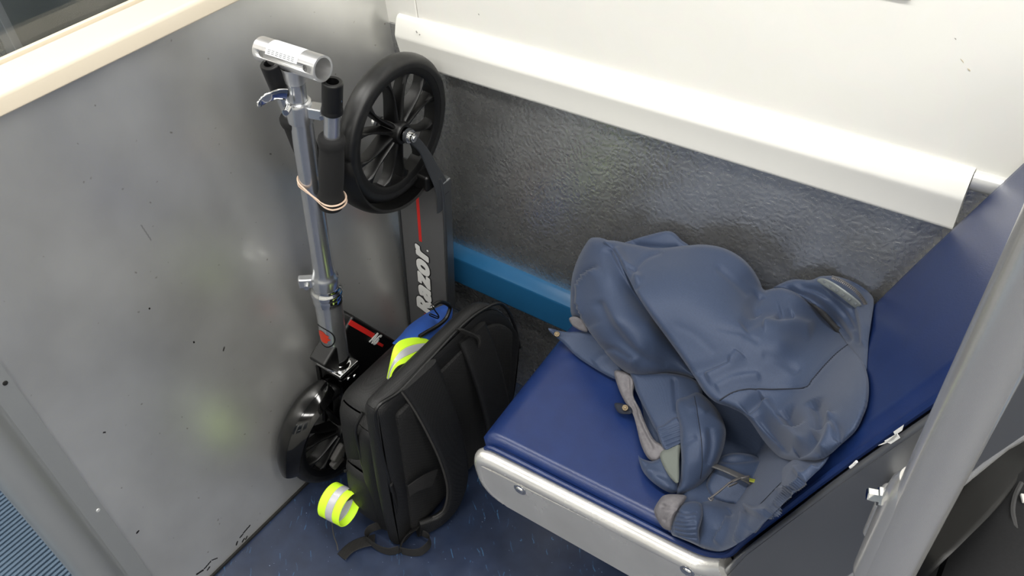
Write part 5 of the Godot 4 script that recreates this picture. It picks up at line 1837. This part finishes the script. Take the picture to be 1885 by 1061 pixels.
	cloth("reflective_strip", "strip_grey", o, [868, 194, 880, 186, 905, 192, 950, 220, 1002, 262, 996, 275, 982, 276, 930, 236, 885, 207], z, 980, 400,
		[[870, 195, 2, 0.047], [950, 222, 2, 0.060], [1000, 268, 2, 0.060], [930, 236, 2, 0.062]], {"step": 2.0, "thick": 0.004, "round_px": 3.0, "round_m": 0.001, "wrinkle": 0.0004}, "grey reflective strip with worn print")
	for k in 6:
		var f := float(k) / 5.0
		var u := lerpf(890, 985, f)
		var v := lerpf(197, 264, f)
		cloth("worn_print", "strip_dark", o, [u - 4, v - 3, u + 3, v - 4, u + 5, v + 2, u - 1, v + 5], z, 980, 400, [[u - 4, v - 3, 2, 0.0635], [u + 4, v - 3, 2, 0.0635], [u, v + 4, 2, 0.065]], {"step": 1.2, "thick": 0.001, "round_px": 1.0, "round_m": 0.0, "wrinkle": 0.0})
	# zip on the collar: tape and teeth
	var g := Geo.new()
	var zpath := []
	for q in [[915, 180, 0.044], [950, 196, 0.046], [990, 224, 0.046], [1015, 256, 0.046], [1028, 290, 0.05], [1030, 330, 0.058], [1024, 362, 0.066]]: zpath.append(at_z(980 + q[0] / z, 400 + q[1] / z, q[2]))
	zpath = smooth_curve(zpath, 8)
	g.tube(zpath, 0.0014, 6)
	var tape := build(g, "collar_zip", "zip_grey", o)
	g = Geo.new()
	for i in range(1, zpath.size() - 1):
		var d: Vector3 = (zpath[i + 1] - zpath[i - 1]).normalized()
		var c: Vector3 = (CAM - zpath[i]).normalized()
		var sdir := d.cross(c).normalized()
		g.rbox(zpath[i] + c * 0.0015 + sdir * 0.0022, Vector3(0.0009, 0.0016, 0.0008), 0.0003, Basis(d, sdir, d.cross(sdir)), 1)
	build(g, "zip_teeth", "zip_tooth", tape).set_meta("kind", "stuff")
	# zip of the placket with its chain pull
	g = Geo.new()
	var pl := []
	for q in [[552, 758, 0.463], [590, 772, 0.468], [640, 795, 0.470], [690, 820, 0.464], [705, 822, 0.462]]: pl.append(at_y(980 + q[0] / z, 400 + q[1] / z, q[2]))
	g.strap(smooth_curve(pl, 5), [Vector3(-0.3, 0.3, 0.9)], 0.011, 0.003)
	build(g, "placket_zip", "zip_grey", o)
	g = Geo.new()
	var lime := []
	for q in [[662, 802, 0.476], [690, 808, 0.475], [715, 806, 0.474]]: lime.append(at_y(980 + q[0] / z, 400 + q[1] / z, q[2]))
	g.strap(smooth_curve(lime, 4), [Vector3(-0.3, 0.3, 0.9)], 0.007, 0.002)
	build(g, "zip_flash", "zip_lime", o)
	g = Geo.new()
	var pull := []
	for q in [[536, 862, 0.470], [560, 845, 0.474], [585, 825, 0.478], [600, 812, 0.481]]: pull.append(at_y(980 + q[0] / z, 400 + q[1] / z, q[2]))
	g.tube(smooth_curve(pull, 4), 0.0013, 6)
	for q in [[538, 857, 545, 866, 552, 858], [552, 850, 566, 842, 578, 832]]:
		var lp := []
		for r in pairs(q): lp.append(at_y(980 + r.x / z, 400 + r.y / z, 0.473))
		g.tube(smooth_curve(lp, 4), 0.0011, 6)
	for q in [[598, 814, 626, 798], [612, 808, 642, 794], [622, 812, 600, 822], [636, 796, 660, 792]]:
		var a := at_y(980 + q[0] / z, 400 + q[1] / z, 0.482)
		var b := at_y(980 + q[2] / z, 400 + q[3] / z, 0.483)
		var lp := []
		for i in 17:
			var an := TAU * i / 16
			lp.append((a + b) * 0.5 + (b - a) * 0.5 * cos(an) + Vector3(-0.35, 0.35, 0.85) * 0.004 * sin(an))
		g.tube(lp, 0.0012, 6, false)
	build(g, "zip_pull", "zip_tooth", o, "steel zip pull with a cord")
	# snaps
	for q in [[75, 357, 0.457], [283, 582, 0.447]]:
		var c := at_y(980 + q[0] / z, 400 + q[1] / z, q[2])
		g = Geo.new()
		g.lathe(c, Vector3(0.2, 0.9, 0.4).normalized(), [[0.0, 0.0022], [0.002, 0.002], [0.0025, 0.001], [0.0042, 0.0008], [0.0046, 0.0], [0.0046, -0.002]], 16)
		build(g, "snap", "brass", o)

# ---------------------------------------------------------------- dark bag behind the seat
func build_dark_bag() -> void:
	var o := thing("duffel_bag", "black and dark grey fabric bag behind the seat, beside the grab pole", "bag", Vector3(1.16, 0.0, 0.2))
	var g := soft_box(Vector3(1.175, 0.23, 0.19), Vector3(0.140, 0.228, 0.165), 0.08, Basis.IDENTITY, Vector3(0.03, 0.03, 0.03), 0.02, 6.0, 26, true)
	build(g, "body", "dark_fabric", o, "", 75.0)
	build(ribbon_px([[1660, 1061, 1, 0.40], [1700, 1020, 1, 0.455], [1745, 975, 1, 0.470], [1790, 930, 1, 0.474], [1830, 885, 1, 0.470], [1862, 840, 1, 0.455], [1885, 800, 1, 0.42]], Vector3(0.8, 0.2, 0.6).normalized(), 0.045, 0.006), "carry_strap", "zip_black", o)
	g = Geo.new()
	var zp := []
	for q in [[1880, 890, 0.474], [1868, 915, 0.478], [1864, 945, 0.480], [1872, 975, 0.480]]: zp.append(at_y(q[0], q[1], q[2]))
	g.tube(smooth_curve(zp, 6), 0.003, 6)
	build(g, "zip", "zip_grey", o)
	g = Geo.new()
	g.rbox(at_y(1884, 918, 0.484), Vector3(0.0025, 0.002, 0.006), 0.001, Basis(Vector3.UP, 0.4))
	build(g, "zip_pull", "label_paper", o)  # white piece stands in for a bright highlight, painted into its colour
